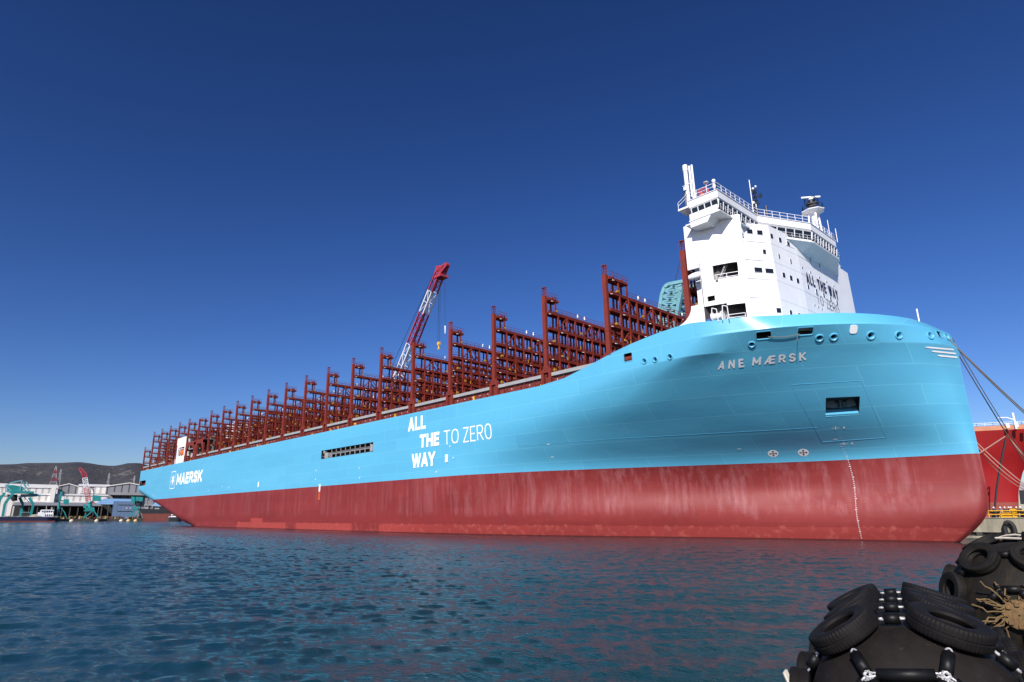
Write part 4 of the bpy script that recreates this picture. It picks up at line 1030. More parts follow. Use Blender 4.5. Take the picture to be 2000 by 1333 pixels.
# hills
prof = [(-900,930),(-500,914),(-250,905),(-120,910),(-40,907),(0,906.5),(40,904),(95,904.3),(135,903),(160,905.5),(185,909),(205,910),(222,907.5),(235,904.5),(255,904),(275,908),(300,917),(340,925),(420,935),(600,950),(900,980)]
hx = np.linspace(-900, 900, 220); hy = pchip([p[0] for p in prof], [p[1] for p in prof], hx)
hv = []; nd = 26; rg = np.random.default_rng(11)
from mathutils import noise as mnoise
for i, px in enumerate(hx):
    top = far(px, hy[i], 3300)[2]
    for j in range(nd):
        r_ = 1750+(3300-1750)*j/(nd-4) if j < nd-3 else 3300+300*(j-(nd-4)); g = ground(px, r_)
        u = min(1, j/(nd-4)); h = top*(u**1.25)
        n_ = mnoise.fractal(Vector((g[0]/420, g[1]/420, 3.1)), 1.0, 2.0, 6)
        h += n_*55*math.sin(math.pi*min(u,1)) + n_*5*(u > .9)
        if j >= nd-3: h = top-90*(j-(nd-4))
        hv.append((g[0], g[1], max(h, -2) if j else -2))
hm = MB(); hm.add(hv, [(i*nd+j,(i+1)*nd+j,(i+1)*nd+j+1,i*nd+j+1) for i in range(len(hx)-1) for j in range(nd-1)])
mh, t, b = newmat('winter_woodland_hillside')
n1 = noise(t, coords(t,(.006,.006,.01)), 1, 6, .65); n2 = noise(t, coords(t,(.03,.03,.03)), 1, 5, .7); n3 = noise(t, coords(t,(.0035,.0035,.004)), 1, 3, .5)
c = mixc(t, ramp(t, n1, .35, .65), (.020,.024,.034), (.058,.051,.056)); c = mixc(t, math_(t,'MULTIPLY', ramp(t, n2, .42, .62), .6), c, (.030,.033,.038))  # woodland browns pushed bluish, distance haze put into the colour
rk_ = math_(t,'MULTIPLY', ramp(t, n2, .57, .61), ramp(t, n3, .52, .57)); c = mixc(t, math_(t,'MULTIPLY', rk_, .6), c, (.20,.18,.165))
t.links.new(c, b.inputs['Base Color']); b.inputs['Roughness'].default_value = .95
bp = N(t,'ShaderNodeBump', Strength=.9, Distance=14.); t.links.new(n2, bp.inputs['Height']); t.links.new(bp.outputs[0], b.inputs['Normal'])
tag(hm.build('hills', mh, None, (0,0,0), True, 80), kind='structure')
# ---- sheds and halls
def hall(name, label, px0, px1, r, wall, eaves, apex, depth, mwall, mroof, ov=.6):
    F = Far(name, (px0+px1)/2, r, label, 'shipyard hall'); a, b = F.X(px0), F.X(px1); ze = F.Z((px0+px1)/2, eaves); za = F.Z((px0+px1)/2, apex); xm = (a+b)/2
    w_ = MB().slab([(a,0,0),(b,0,0),(b,0,ze),(xm,0,za),(a,0,ze)], (0,depth,0)); F.part(w_, 'wall', mwall)
    r_ = MB()
    for x0, z0, x1, z1 in ((a-1,ze-.4,xm,za),(xm,za,b+1,ze-.4)):
        r_.slab([(x0,-1.5,z0+.15),(x1,-1.5,z1+.15),(x1,-1.5,z1+1.3),(x0,-1.5,z0+1.3)], (0,depth+3,0))
    F.part(r_, 'roof', mroof); return F
def longhall(name, label, px0, px1, r, ytop, depth, mwall, mroof, roofband=3.5, bands=()):
    F = Far(name, (px0+px1)/2, r, label, 'shipyard hall'); a, b = F.X(px0), F.X(px1); zt = F.Z((px0+px1)/2, ytop)
    F.part(MB().box(a,b,0,depth,0,zt), 'wall', mwall)
    k = MB().slab([(a-1,-1.2,zt),(a-1,depth*.5,zt+roofband),(a-1,depth+1,zt)], (b-a+2,0,0)); F.part(k, 'roof', mroof)
    for y0, y1 in bands:
        F.part(MB().box(a-.3,b+.3,-1.4,-.02,F.Z(px0,y1),F.Z(px0,y0)), 'canopy', mroof)
    return F
longhall('shipyard_hall', 'long white ribbed shipyard hall behind the big teal portal crane', -120, 104, 1120, 951.5, 90, M['hallwhite'], M['roofw'], 7, ((962,966),))
F = longhall('shipyard_hall', 'low white ribbed hall with pale flat roof in front of the grey gable', 40, 205, 1040, 968, 60, M['hallwhite'], M['roofw'], 3, ((978.5,981),))
F.part(MB().box(F.X(91), F.X(100), -6, 30, 0, F.Z(95,951)), 'stair_tower', M['roofw'])
hall('shipyard_hall', 'grey striped gable hall with white roof, left of the red and white jib', 96, 152, 1180, None, 953, 946, 260, M['hallgrey'], M['roofw'])
longhall('shipyard_hall', 'tall white ribbed hall wall left of the big grey gable', 144, 206, 1150, 950.5, 120, M['hallwhite'], M['roofw'], 6)
F = hall('shipyard_hall', 'big dark grey striped gable hall nearest the ship stern', 199, 287, 1090, None, 951.5, 944.5, 320, M['hallgrey'], M['roofw'])
F.part(MB().box(F.X(209), F.X(287), -16, -.1, F.Z(240,968), F.Z(240,963)), 'canopy', M['roofg'])
F.part(MB().box(F.X(150), F.X(198), -16, -.1, 0, F.Z(240,966)), 'annex', M['hallgrey'])
F.part(MB().box(F.X(149), F.X(186), -24, -16.1, F.Z(170,979.5), F.Z(170,975.5)), 'annex_canopy', M['roofg'])
# open dark shed
F = Far('open_shed', 90, 900, 'long low open-fronted shed with grey roof behind the moored barge', 'shed')
a, b = F.X(20), F.X(196); z1 = F.Z(90,989.5); z2 = F.Z(90,981)
F.part(MB().slab([(a,0,z1),(a,60,z2),(a,60,z2+.8),(a,-2,z1+1.0)], (b-a,0,0)), 'roof', M['roofg'])
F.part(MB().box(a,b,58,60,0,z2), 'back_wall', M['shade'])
p_ = MB()
for k in range(12): p_.box(a+(b-a)*k/11-.5, a+(b-a)*k/11+.5, 0, 1, 0, z1)
F.part(p_, 'post_row', M['quay2'])
# light blue roofed shed
F = Far('open_shed', 218, 880, 'open shed with light blue roof beside the blue block building', 'shed')
a, b = F.X(184), F.X(262); z1 = F.Z(220,985.5); z2 = F.Z(220,973)
F.part(MB().slab([(F.X(184),0,z1),(F.X(258),0,z1),(F.X(258),70,z2),(F.X(196),70,z2)], (0,0,.9)), 'roof', M['roofb'])
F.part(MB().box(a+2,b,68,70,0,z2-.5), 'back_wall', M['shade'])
p_ = MB()
for k in range(6): p_.box(a+6+(b-a-8)*k/5, a+7+(b-a-8)*k/5, 0, 1, 0, z1)
F.part(p_, 'post_row', M['quay2'])
F = Far('block_building', 240, 850, 'dull blue windowless block on the quay between two teal cranes', 'building')
w_ = MB().box(F.X(217.5), F.X(263), 0, 30, 0, F.Z(240,979.5)); F.part(w_, 'wall', M['blueblock'])
l_ = MB()
for y in (986.5, 999): l_.box(F.X(228), F.X(258), -.4, -.02, F.Z(240,y+.6), F.Z(240,y-.4))
F.part(l_, 'ledge', M['shade'])
F.part(MB().box(F.X(243), F.X(247), -.3, -.02, F.Z(240,994.5), F.Z(240,991.5)).box(F.X(250.5), F.X(254), -.3, -.02, F.Z(240,994.5), F.Z(240,991.5)), 'signboard', M['grey'])
F = Far('small_building', 303, 900, 'small blue roofed quay building seen under the ship stern', 'building')
F.part(MB().box(F.X(293), F.X(318), 0, 20, 0, F.Z(303,989)), 'wall', M['shade']); 
F.part(MB().slab([(F.X(292),-1,F.Z(303,989)),(F.X(300),-1,F.Z(303,981)),(F.X(320),-1,F.Z(303,990))], (0,22,0)), 'roof', M['roofb'])
F = Far('small_building', 284, 930, 'narrow grey clad building behind the black and red moored ship', 'building')
F.part(MB().box(F.X(279), F.X(296), 0, 20, 0, F.Z(285,973)), 'wall', M['hallgrey']); F.part(MB().box(F.X(278.5), F.X(296.5), -2, -.1, F.Z(285,988), F.Z(285,986.8)), 'canopy', M['roofw'])
# ---- lattice masts
def lattice(mb, p0, p1, w0, w1, n, br=.35, cross=.22, mis=(0,), up=None):
    p0 = Vector(p0); p1 = Vector(p1); d = (p1-p0).normalized(); u = Vector(up or (0,1,0)); a = d.cross(u).normalized(); b = a.cross(d).normalized()
    C4 = []
    for k in range(n+1):
        q = p0.lerp(p1, k/n); w_ = (w0+(w1-w0)*k/n)/2; C4.append([q+a*i*w_+b*j*w_ for i,j in ((-1,-1),(1,-1),(1,1),(-1,1))])
    for k in range(n):
        mi = mis[int(k*len(mis)/n)]
        for c in range(4):
            mb.bar(C4[k][c], C4[k+1][c], br, mi=mi); mb.bar(C4[k+1][c], C4[k+1][(c+1)%4], cross, mi=mi)
            if k % 2: mb.bar(C4[k][c], C4[k+1][(c+1)%4], cross, mi=mi)
            else: mb.bar(C4[k+1][c], C4[k][(c+1)%4], cross, mi=mi)
    return mb
for px, yt, yb, wd, lab, mt in ((92.5,911,948,16,'red and white lattice tower above the white hall roof','rw'),(103.5,917,948,9,'slim grey lattice pylon beside the red and white tower','g'),(201,925,950,7,'grey transmission pylon standing before the rocky hillside','g'),(252,930,948,5,'distant thin pylon to the right of the rocky patch','g')):
    F = Far('lattice_tower', px, 1500, lab, 'tower', 'lattice towers above the halls'); m_ = MB()
    lattice(m_, (0,0,0), (0,0,F.Z(px,yt)), wd*1.9 if mt == 'rw' else wd, 1.2, 14, .9, .5, (0,0,0,0,0,0,0,0,1,0,1,0,1,0) if mt == 'rw' else (0,))
    if mt == 'g':
        for u in (.72,.82,.92): m_.box(-wd*.5,wd*.5,-.4,.4,F.Z(px,yt)*u,F.Z(px,yt)*u+.7)
    F.part(m_, 'mast', [M['fascia'], M['cranered']])
# ---- portal cranes
F = Far('portal_crane', 32, 780, 'big teal portal crane on four kinked legs, left edge of the shore', 'crane', 'cranes along the far shore')
Z0 = 2.3
legs = [((28,961),(9.5,984),(5,1010),0),((38,971),(45,985),(38.5,1010),14),((57,972),(65,986),(59,1010),0),((9,962),(0,974),(-14,1010),14)]
for p0, p1, p2, d in legs:
    m_ = MB(); A, B, D = F.P(*p0,d), F.P(*p1,d), F.P(*p2,d); D.z = Z0; m_.bar(A,B,2.4,2.4).bar(B,D,2.2,2.2); F.part(m_, 'leg', M['teal'])
m_ = MB().box(F.X(10),F.X(58),-1,15,F.Z(30,963.5),F.Z(30,959.5)); F.part(m_, 'portal_beam', M['teal'])
m_ = fquad(F, MB(), [(14,948),(25,947.5),(45,951),(45,960),(13,960)], 10, 2); F.part(m_, 'machine_house', M['teal'])
m_ = MB()
for a_, b_ in (((11,948),(24,961)),((11,948),(11,962)),((11,948),(24,942)),((24,942),(43,938.5)),((43,938.5),(39,959)),((43,938.5),(50,951)),((51,941),(56,949)),((11,960),(43,961)),((43,938.5),(61,966)),((46,955),(60,966))):
    for d in (2,11): m_.bar(F.P(*a_,d), F.P(*b_,d), .8)
F.part(m_, 'stay_frame', M['paleteal'])
m_ = MB().tube(F.P(40,968.5,6), F.P(73,967,6), 1.5, 10).tube(F.P(71,967,6), F.P(80,968,6), 1.0, 10); F.part(m_, 'boom', M['paleteal'])
m_ = fquad(F, MB(), [(13,966),(34,966),(34,978),(24,979)], 6, 4); m_.bar(F.P(46,970,6),F.P(58,982,6),.5); F.part(m_, 'grab_hopper', M['shade'])
m_ = MB().bar(F.P(40,1001,0),F.P(60,1001,0),.5); F.part(m_, 'tie_beam', M['paleteal'])
def jib(label, spec):
    F = Far('jib_crane', spec['px'], 800, label, 'crane', 'cranes along the far shore')
    for nm_, mt, items in spec['parts']:
        m_ = MB()
        for it_ in items:
            if it_[0] == 'q': fquad(F, m_, it_[1], it_[2], it_[3] if len(it_) > 3 else -it_[2]/2)
            elif it_[0] == 'b': m_.bar(F.P(*it_[1]), F.P(*it_[2]), it_[3])
            elif it_[0] == 't': m_.tube(F.P(*it_[1]), F.P(*it_[2]), it_[3], 10, it_[4])
        F.part(m_, nm_, M[mt])
q4 = lambda x0,x1,y0,y1: [(x0,y1),(x1,y1),(x1,y0),(x0,y0)]
jib('slim teal quay crane with folded jib, just right of the white barge house', dict(px=116, parts=[
    ('tower','teal',[('t',(114,1000),(115.5,980),1.4,1.2),('q',[(114.5,982),(118,981),(122.5,961),(118.5,960),(115,968)],3)]),
    ('cab','teal',[('q',[(124,985),(134,986),(135.5,975.8),(124,975.5)],6)]),
    ('counter_jib','shade',[('q',q4(108,114,976,981),3),('b',(118,978),(125,979),1.0)]),
    ('leg','teal',[('b',(113,1000,0),(111,1011,0),.9)]),('leg','teal',[('b',(119,992,0),(126,1001,0),.7),('b',(126,1001,0),(130,1011.5,0),.9)]),('leg','teal',[('b',(116,1000,9),(120,1011,9),.9)]),
    ('stay','teal',[('b',(122.5,961),(126.5,975.8),.4)])]))
jib('teal quay crane with boxy machine house in front of the red and white jib', dict(px=175, parts=[
    ('machine_house','teal',[('q',[(180,979),(196,979.5),(197.5,969),(181,967.5)],7)]),
    ('a_frame','shade',[('b',(176,966),(178,951.5),.6),('b',(178,951.5),(184,962),.6),('b',(182,952),(183.5,968),.6),('b',(176,953),(184,953),.7)]),
    ('tower','teal',[('t',(175.5,992),(175.5,982),2.2,2.2),('t',(175.5,982),(175.5,979.5),3.2,2.6)]),
    ('counterweight','teal',[('q',q4(163,168.5,985,993),4)]),
    ('portal','teal',[('q',[(163,999),(185,999),(184,991.5),(170,991)],8)]),
    ('leg','teal',[('b',(180,999,-4),(165,1011.5,-4),1.2)]),('leg','teal',[('b',(184,999,-4),(192,1011.5,-4),1.0)]),('leg','teal',[('b',(170,999,6),(164,1011.5,6),1.0)]),('leg','teal',[('b',(184,999,6),(188,1011.5,6),1.0)])]))
jib('teal quay crane with twin boxes beside the ship stern', dict(px=264, parts=[
    ('machine_house','teal',[('q',[(256,983.5),(263,983.5),(263.5,971),(256.5,970.5)],6),('q',[(264.5,979),(278.5,980),(279,971.5),(265,971)],8)]),
    ('slewing_post','shade',[('q',q4(263,272,980,988),4)]),
    ('portal','teal',[('q',[(259.5,998),(273,998),(271.5,988),(267,993),(261,987)],7)]),
    ('leg','teal',[('b',(261,998,-3),(250.5,1009,-3),1.0)]),('leg','teal',[('b',(273,998,-3),(263,1010,-3),1.0)]),('leg','teal',[('b',(262,998,6),(256,1010,6),.9)]),('leg','teal',[('b',(272,998,6),(276,1010,6),.9)])]))
F = Far('jib_crane', 171, 960, 'red and white banded lattice jib rising in front of the white hall', 'crane', 'cranes along the far shore')
m_ = MB(); lattice(m_, F.P(173,981), F.P(164.5,926), 5.5, 5.0, 14, .7, .4, (0,0,0,0,0,0,0,1,1,1,1,1,0,0)); F.part(m_, 'jib', [M['cranered'], M['cranewhite']])
m_ = MB(); lattice(m_, F.P(165,927), F.P(155.5,915), 4.5, 2.5, 4, .8, .5); m_.bar(F.P(155,914),F.P(158,919),1.5); F.part(m_, 'jib_head', M['cranered'])
F.part(MB().box(F.X(168),F.X(180),-5,5,0,F.Z(173,980)), 'base', M['cranered'])
# ---- vessels along the shore
def hullform(L, B, D, bowr=.2, z0=-.6, flare=.3, n=16):
    """simple ship hull along +x, deck at D"""
    m_ = MB(); V = []
    for i in range(n+1):
        u = i/n; x = -L/2+L*u; k = 1 if u < 1-bowr else max(0, 1-((u-(1-bowr))/bowr)**2.2); ks = min(1, .8+u*2)
        bd = B/2*k*ks; bw = bd*(1-.18*(u > 1-bowr)*flare); xo = flare*D*(u**6)
        V += [(x,-bw,z0),(x+xo,-bd,D),(x+xo,bd,D),(x,bw,z0)]
    for i in range(n):
        for c in range(4): m_.add([], []); m_.f.append((i*4+c,(i+1)*4+c,(i+1)*4+(c+1)%4,i*4+(c+1)%4)); m_.m.append(0)
    m_.f += [(3,2,1,0),(n*4,n*4+1,n*4+2,n*4+3)]; m_.m += [0,0]; m_.v = V; return m_
F = Far('barge', 28, 690, 'long low navy blue barge with a white wheelhouse moored under the teal portal crane', 'barge')
L_ = F.X(117)-F.X(-70); hm_ = hullform(L_, 16, F.Z(40,1011.3), .12)
hm_.v = [(x+F.X(24), y, z) for x,y,z in hm_.v]; F.part(hm_, 'hull', M['navyhull'])
z1 = F.Z(40,1011.3)
F.part(MB().box(F.X(-70),F.X(108),-8.3,-8.05,z1,z1+.5).box(F.X(-70),F.X(108),-8.3,-8.0,-.5,1.0,1), 'rubbing_strake', [M['navyhull'], M['redhull']])
wh = MB().box(F.X(85),F.X(103),-5,5,z1,F.Z(95,1003)).box(F.X(73),F.X(85),-5,5,z1,F.Z(78,1001)).box(F.X(77),F.X(102),-4,4,F.Z(95,1003),F.Z(95,998))
wh.slab([(F.X(76),-4.6,F.Z(90,998)),(F.X(104),-4.6,F.Z(90,998)),(F.X(101),-4.6,F.Z(90,996)),(F.X(79),-4.6,F.Z(90,996))],(0,9.2,0))
hw = F.part(wh, 'wheelhouse', M['white'])
g_ = MB()
for k in range(5): g_.box(F.X(80+k*4.3),F.X(82.5+k*4.3),-4.15,-4.02,F.Z(95,1001.6),F.Z(95,998.9))
for k in range(4): g_.box(F.X(87+k*4),F.X(89+k*4),-5.15,-5.02,F.Z(95,1009),F.Z(95,1005.2))
g_.build('window', M['glass'], hw)
F.part(MB().tube(F.P(91,996),F.P(91,988),.3,6).box(F.X(97),F.X(99.5),-1,1,F.Z(98,996),F.Z(98,991)), 'mast', M['fascia'])
F.part(MB().lathe([(.1,3.0),(3.5,2.6),(6.0,1.2),(6.5,0)], Matrix.Translation((F.X(72),0,z1)), 14), 'tarpaulin_heap', M['conc'])
r_ = MB(); rail_run(r_, [(F.X(-60),-8,z1),(F.X(112),-8,z1)], 1.2, r=.16); F.part(r_, 'railing', M['fascia'])
F = Far('cargo_ship', 305, 780, 'moored ship with black upper hull and faded red bottom, half hidden by the blue stern', 'ship')
a, b = F.X(268), F.X(352); zt = F.Z(305,995.5); zm = F.Z(305,1003.5)
F.part(MB().slab([(a+7,-7,-.6),(b,-7,-.6),(b,-7,zm),(a+4,-7,zm)], (0,14,0)), 'hull', M['redhull'])
F.part(MB().slab([(a+4,-7.1,zm),(b,-7.1,zm),(b,-7.1,zt-1),(a+30,-7.1,zt),(a-1,-7.1,zt+.8),(a+1,-7.1,zt-1)], (0,14.2,0)), 'bulwark', M['black'])
m_ = MB().box(F.X(279.5),F.X(296),-5,5,F.Z(285,988),F.Z(285,986.6)).box(F.X(285.5),F.X(286.8),-5,-4,zt,F.Z(285,978)).box(F.X(294),F.X(295.6),-5,-4,zt,F.Z(285,987)).box(F.X(281),F.X(291),-3,4,zt,F.Z(285,990)).box(F.X(298),F.X(309),-3,3,zt,F.Z(300,992.5))
F.part(m_, 'superstructure', M['fascia'])
F = Far('workboat', 340, 700, 'small white workboat with dark hull under the ship stern', 'boat')
a, b = F.X(328), F.X(354); hm_ = hullform(b-a, 4.5, F.Z(340,1009.8)-.3, .3); hm_.v = [(x+(a+b)/2,y,z) for x,y,z in hm_.v]; F.part(hm_, 'hull', M['black'])
z1 = F.Z(340,1009.8)-.3
F.part(MB().box(F.X(334),F.X(343.5),-1.6,1.6,z1,F.Z(338,1005)).box(F.X(329),F.X(350),-2,2,z1,z1+.5), 'cabin', M['white']); F.part(MB().box(F.X(334.8),F.X(343),-1.7,-1.61,F.Z(338,1008),F.Z(338,1006.3)), 'window', M['glass'])
for k, (px, r_, lab) in enumerate(((141,770,'pale mooring float on the water left of the boxy teal crane'),(190,775,'pale mooring float in front of the blue block building, left one'),(238,780,'yellowish float on the water below the blue block'),(252,780,'beige tank float at the foot of the stern-side crane'),(266,782,'yellow float beside the black and red ship bow'))):
    g = ground(px, r_); o = MB().lathe([(.05,-.8),(1.3,-.6),(2.1,.2),(1.9,1.2),(.9,2.1),(.05,2.3)], Matrix.Translation(Vector(g)), 12).build('mooring_float', paint('float_cream' if k < 3 else 'float_yellow', (.62,.52,.36) if k < 3 else (.62,.42,.16), .6), None, tuple(g), True)
    tag(o, lab, 'float', 'mooring floats along the far quay')
# loose material heaped along the far quay
rr = random.Random(21); m_ = MB()
for k in range(330):
    px = rr.uniform(-60, 330); r_ = rr.uniform(822, 862); g = ground(px, r_); s_ = rr.uniform(.6, 2.6); h_ = rr.uniform(.5, 3.4)
    m_.cbox((g[0],g[1],2.3+h_/2), (s_*1.4,s_,h_), rr.uniform(0,3), rr.choice((0,0,1,1,2,3,4)))
tag(m_.build('quay_clutter', [M['quay2'], paint('olive_tarpaulin',(.10,.10,.045),.8), paint('ochre_material',(.30,.20,.06),.8), paint('rust_material',(.16,.05,.03),.8), M['fascia']]), kind='stuff')

# ------------------------------------------------------------------ cranes on the quay behind the ship
def world_part(mb, name, mats, root): return mb.build(name, mats, root, tuple(root.location))
QB = 205.0                                  # these stand well beyond the ship's far side
q0 = on(1, QB, 770, 760); q1 = on(1, QB, 862, 528)
cr = empty('lattice_boom_crane', (q0[0]-14, QB, 3.3), 'red and white banded lattice boom crane rising behind the lashing bridges', 'crane')
dirv = Vector(q1-q0); base = Vector(q0)-dirv*((q0[2]-8)/(q1[2]-q0[2]))
m_ = MB(); n_ = 24
tt_ = lambda px, py: (on(1,QB,px,py)[2]-8)/(q1[2]-8)
bands = [(0, 0),(tt_(778,712),1),(tt_(795,668),0),(tt_(818,618),1),(tt_(842,566),0)]
mis = []
for k in range(n_):
    u = (k+.5)/n_; c_ = 0
    for tb, mi in bands:
        if u >= tb: c_ = mi
    mis.append(c_)
bz = {0: 0, 1: 1}
mis = [ {0:0,1:1}[x] for x in mis ]
# bands from the bottom: red, white(712-668 is white), red, white, red
def bandof(u):
    z = 8+(q1[2]-8)*u
    e = [on(1,QB,*p)[2] for p in ((770,760),(797,672),(820,622),(843,567))]
    return 0 if z < e[0] else 1 if z < e[1] else 0 if z < e[2] else 1 if z < e[3] else 0
mis = tuple(bandof((k+.5)/n_) for k in range(n_))
lattice(m_, base, Vector(q1), 5.2, 3.9, n_, .7, .26, mis)
world_part(m_, 'boom', [M['cranered'], M['cranewhite']], cr)
tip = Vector(on(1,QB,873,518)); m_ = MB(); lattice(m_, Vector(q1)-dirv.normalized()*3, tip, 4.4, 1.6, 4, .9, .5)
m_.bar(Vector(on(1,QB,853,522)), Vector(on(1,QB,861,537)), 1.4).bar(Vector(on(1,QB,853,522)), tip, .9).box(q1[0]-3,q1[0]+3,QB-3,QB+3,q1[2]-5,q1[2]-3.6).tube(tip+Vector((0,-1.2,0)),tip+Vector((0,1.2,0)),1.3,12)
world_part(m_, 'boom_head', M['cranered'], cr)
m_ = MB(); hk = on(1,QB,857,668)
for dx in (-.9,.9): m_.tube((hk[0]+dx,QB,hk[2]), (hk[0]+dx*.6,QB,q1[2]-2), .11, 5)
a_ = on(1,QB,869.5,637); m_.tube(tuple(a_), tuple(on(1,QB,868,525)), .08, 5)
bb = on(1,QB,752,720)
for d in (-1.6,1.6): m_.tube(tuple(Vector(on(1,QB,851,537))+Vector((0,d,0))), (bb[0]-8,QB+d,bb[2]-22), .14, 5)
world_part(m_, 'hoist_rope', M['black'], cr)
m_ = MB().cbox((hk[0],QB,hk[2]-1.0),(1.9,1.0,1.7)).tube((hk[0],QB,hk[2]-2.2),(hk[0],QB,hk[2]-4.2),.4,8).cbox((hk[0],QB,hk[2]-4.2),(1.6,.5,.5)); world_part(m_, 'hook_block', M['yellow'], cr)
m_ = MB().tube(tuple(a_), (a_[0],QB,a_[2]-4.5), .45, 8, .2); world_part(m_, 'auxiliary_hook', M['white'], cr)
x0, y0 = cr.location.x, QB
m_ = MB().box(x0-9,x0+12,y0-5,y0+5,6,13).box(x0-12,x0+12,y0-8,y0-5.5,3.3,5.6).box(x0-12,x0+12,y0+5.5,y0+8,3.3,5.6).box(x0-8,x0+8,y0-6,y0+6,4.2,6); world_part(m_, 'crawler_base', M['cranered'], cr)
# teal lattice crane seen between the last bridge and the deckhouse
QT = 200.0; base_t = on(1,QT,1308,760); 
tc_ = empty('harbour_crane', (base_t[0], QT, 3.3), 'pale teal lattice crane head behind the white deckhouse', 'crane')
def tq(px, py, d=0): v = on(1,QT,px,py); return Vector((v[0], QT+d, v[2]))
m_ = MB()
L1 = [(1290,700),(1299,612),(1304,580),(1309,566),(1316,560)]; L2 = [(1322,700),(1335,604),(1341,575)]
for Lq in (L1, L2):
    for d in (-3.5, 3.5):
        for a_, b_ in zip(Lq[:-1], Lq[1:]): m_.bar(tq(*a_,d), tq(*b_,d), 1.3)
m_.bar(tq(1316,560,-3.5), tq(1352,553,-3.5), 1.2).bar(tq(1316,560,3.5), tq(1352,553,3.5), 1.2)
for k in range(12):
    u = k/12; y_ = 700-140*u; xl = np.interp(y_, [560,566,580,612,700],[1316,1309,1304,1299,1290]); xr_ = np.interp(y_, [555,575,604,700],[1347,1341,1335,1322]); y2 = y_-11
    xl2 = np.interp(y2, [560,566,580,612,700],[1316,1309,1304,1299,1290]); xr2 = np.interp(y2, [555,575,604,700],[1347,1341,1335,1322])
    for d in (-3.5, 3.5):
        m_.bar(tq(xl,y_,d), tq(xr_,y2,d), .6).bar(tq(xr_,y_,d), tq(xl2,y2,d), .6).bar(tq(xl,y_,d), tq(xr_,y_,d), .5)
    m_.bar(tq(xl,y_,-3.5), tq(xl2,y2,3.5), .5).bar(tq(xr_,y_,-3.5), tq(xr2,y2,3.5), .5)
world_part(m_, 'lattice_jib', M['paleteal'], tc_)
m_ = MB(); b0 = base_t[0]
m_.box(b0-7,b0+9,QT-6,QT+6,22,32).box(b0-6,b0-4,QT-6,QT-4,3.3,22).box(b0+4,b0+6,QT-6,QT-4,3.3,22).box(b0-6,b0-4,QT+4,QT+6,3.3,22).box(b0+4,b0+6,QT+4,QT+6,3.3,22)
world_part(m_, 'portal', M['paleteal'], tc_)
m_ = MB(); t0 = tq(1333,558)
for px in (1318,1330,1342): m_.tube(t0, tq(px,300), .1, 5)
m_ = MB()
for d, (xa,ya,xb,yb) in ((0,(1316,560,1334,490)),(1.5,(1326,558,1337,500))): m_.tube(tq(xa,ya,d), tq(xb,yb,d), .12, 5)
world_part(m_, 'stay_wire', M['black'], tc_)

# ------------------------------------------------------------------ quay, moored red ship and people on the right
QY, QZ = 141.2, 3.35
q = MB().box(-140, 70, QY, QY+21, 1.0, QZ).box(-140,70,QY+.6,QY+20,-2,1.0,1).box(-140,70,QY-.25,QY+.6,-2,.35,0).box(-140,70,QY-.12,QY+.3,QZ-.02,QZ+.12)
for k in range(40): q.box(-140+5.3*k,-139.2+5.3*k,QY-.1,QY+.6,-1,1.0,1)
tag(q.build('quay', [M['conc'], M['quay2']]), kind='structure')
tag(MB().box(-480, 90, QY+75, QY+400, -2, 3.2).build('dockside', M['quay2']), kind='structure')
rs_ = empty('red_ship', (-70, 185, 0), 'bright red ship bow moored at the quay beyond the blue ship', 'ship')
V = []; nz = 18; nx = 26; zt_ = 22.2
sx_ = lambda z: float(np.interp(z, [-1,4,9,13,16,19,22.5], [-29.6,-29.4,-28.6,-27.2,-25.4,-22.6,-19.5]))
for i in range(nz+1):
    z = -1+(zt_+1)*i/nz; xs = sx_(z)
    for j in range(nx+1):
        u = j/nx; x = -120+(xs+120)*(1-(1-u)**1.6); d = (xs-x)
        fl = float(np.interp(z, [-1,5,14,22.5], [.55,.6,.85,1.25])); b_ = 15*min(1, (d/38)**(.62))*min(1, fl*.8+.2) if d > 0 else 0
        V.append((x, 185-b_, z))
m_ = MB(); n1_ = nx+1
Fq = [(i*n1_+j, i*n1_+j+1, (i+1)*n1_+j+1, (i+1)*n1_+j) for i in range(nz) for j in range(nx)]
mi_ = [0 if V[f[0]][2] > 6.6 else 1 for f in Fq]
for sg in (0,1):
    b0 = len(m_.v); m_.v += V if not sg else [(x,370-y,z) for x,y,z in V]
    m_.f += [tuple(b0+i for i in f) for f in Fq]; m_.m += mi_
k0 = nz*n1_; m_.f += [(k0+j, k0+j+1, k0+len(V)+j+1, k0+len(V)+j) for j in range(nx)]; m_.m += [0]*nx
hr = world_part(m_, 'hull', [M['bright_red'], M['brownred']], rs_); hr.data.polygons.foreach_set('use_smooth', [True]*len(hr.data.polygons)); hr.data.set_sharp_from_angle(angle=R(40))
top = [V[k0+j] for j in range(nx+1)]
m_ = MB()
for a_, b_ in zip(top[:-1], top[1:]):
    m_.slab([Vector(a_)+Vector((0,.2,0)), Vector(b_)+Vector((0,.2,0)), Vector(b_)+Vector((0,.2,1.0)), Vector(a_)+Vector((0,.2,1.0))], (0,.25,0))
world_part(m_, 'bulwark', paint('salmon_bulwark', (.44,.18,.095), .6, .15, .5), rs_)
m_ = MB(); rail_run(m_, [(t_[0],t_[1]+.3,zt_+1.0) for t_ in top[-9:]], .7, n=3, r=.07)
pw = on(1,178,1970,836); 
for k in range(4): m_.cbox((pw[0]+1.5*k,178,zt_+.7),(.5,.5,1.0))
pm = on(1,180,1985,838); m_.tube((pm[0],180,zt_),(pm[0],180,zt_+3.6),.2,8).path([(pm[0],180,zt_+2.0),(pm[0]-1.2,180,zt_+2.7),(pm[0]-2.6,180,zt_+2.8)],.12,6)
world_part(m_, 'deck_fitting', M['white'], rs_)
hz_ = []
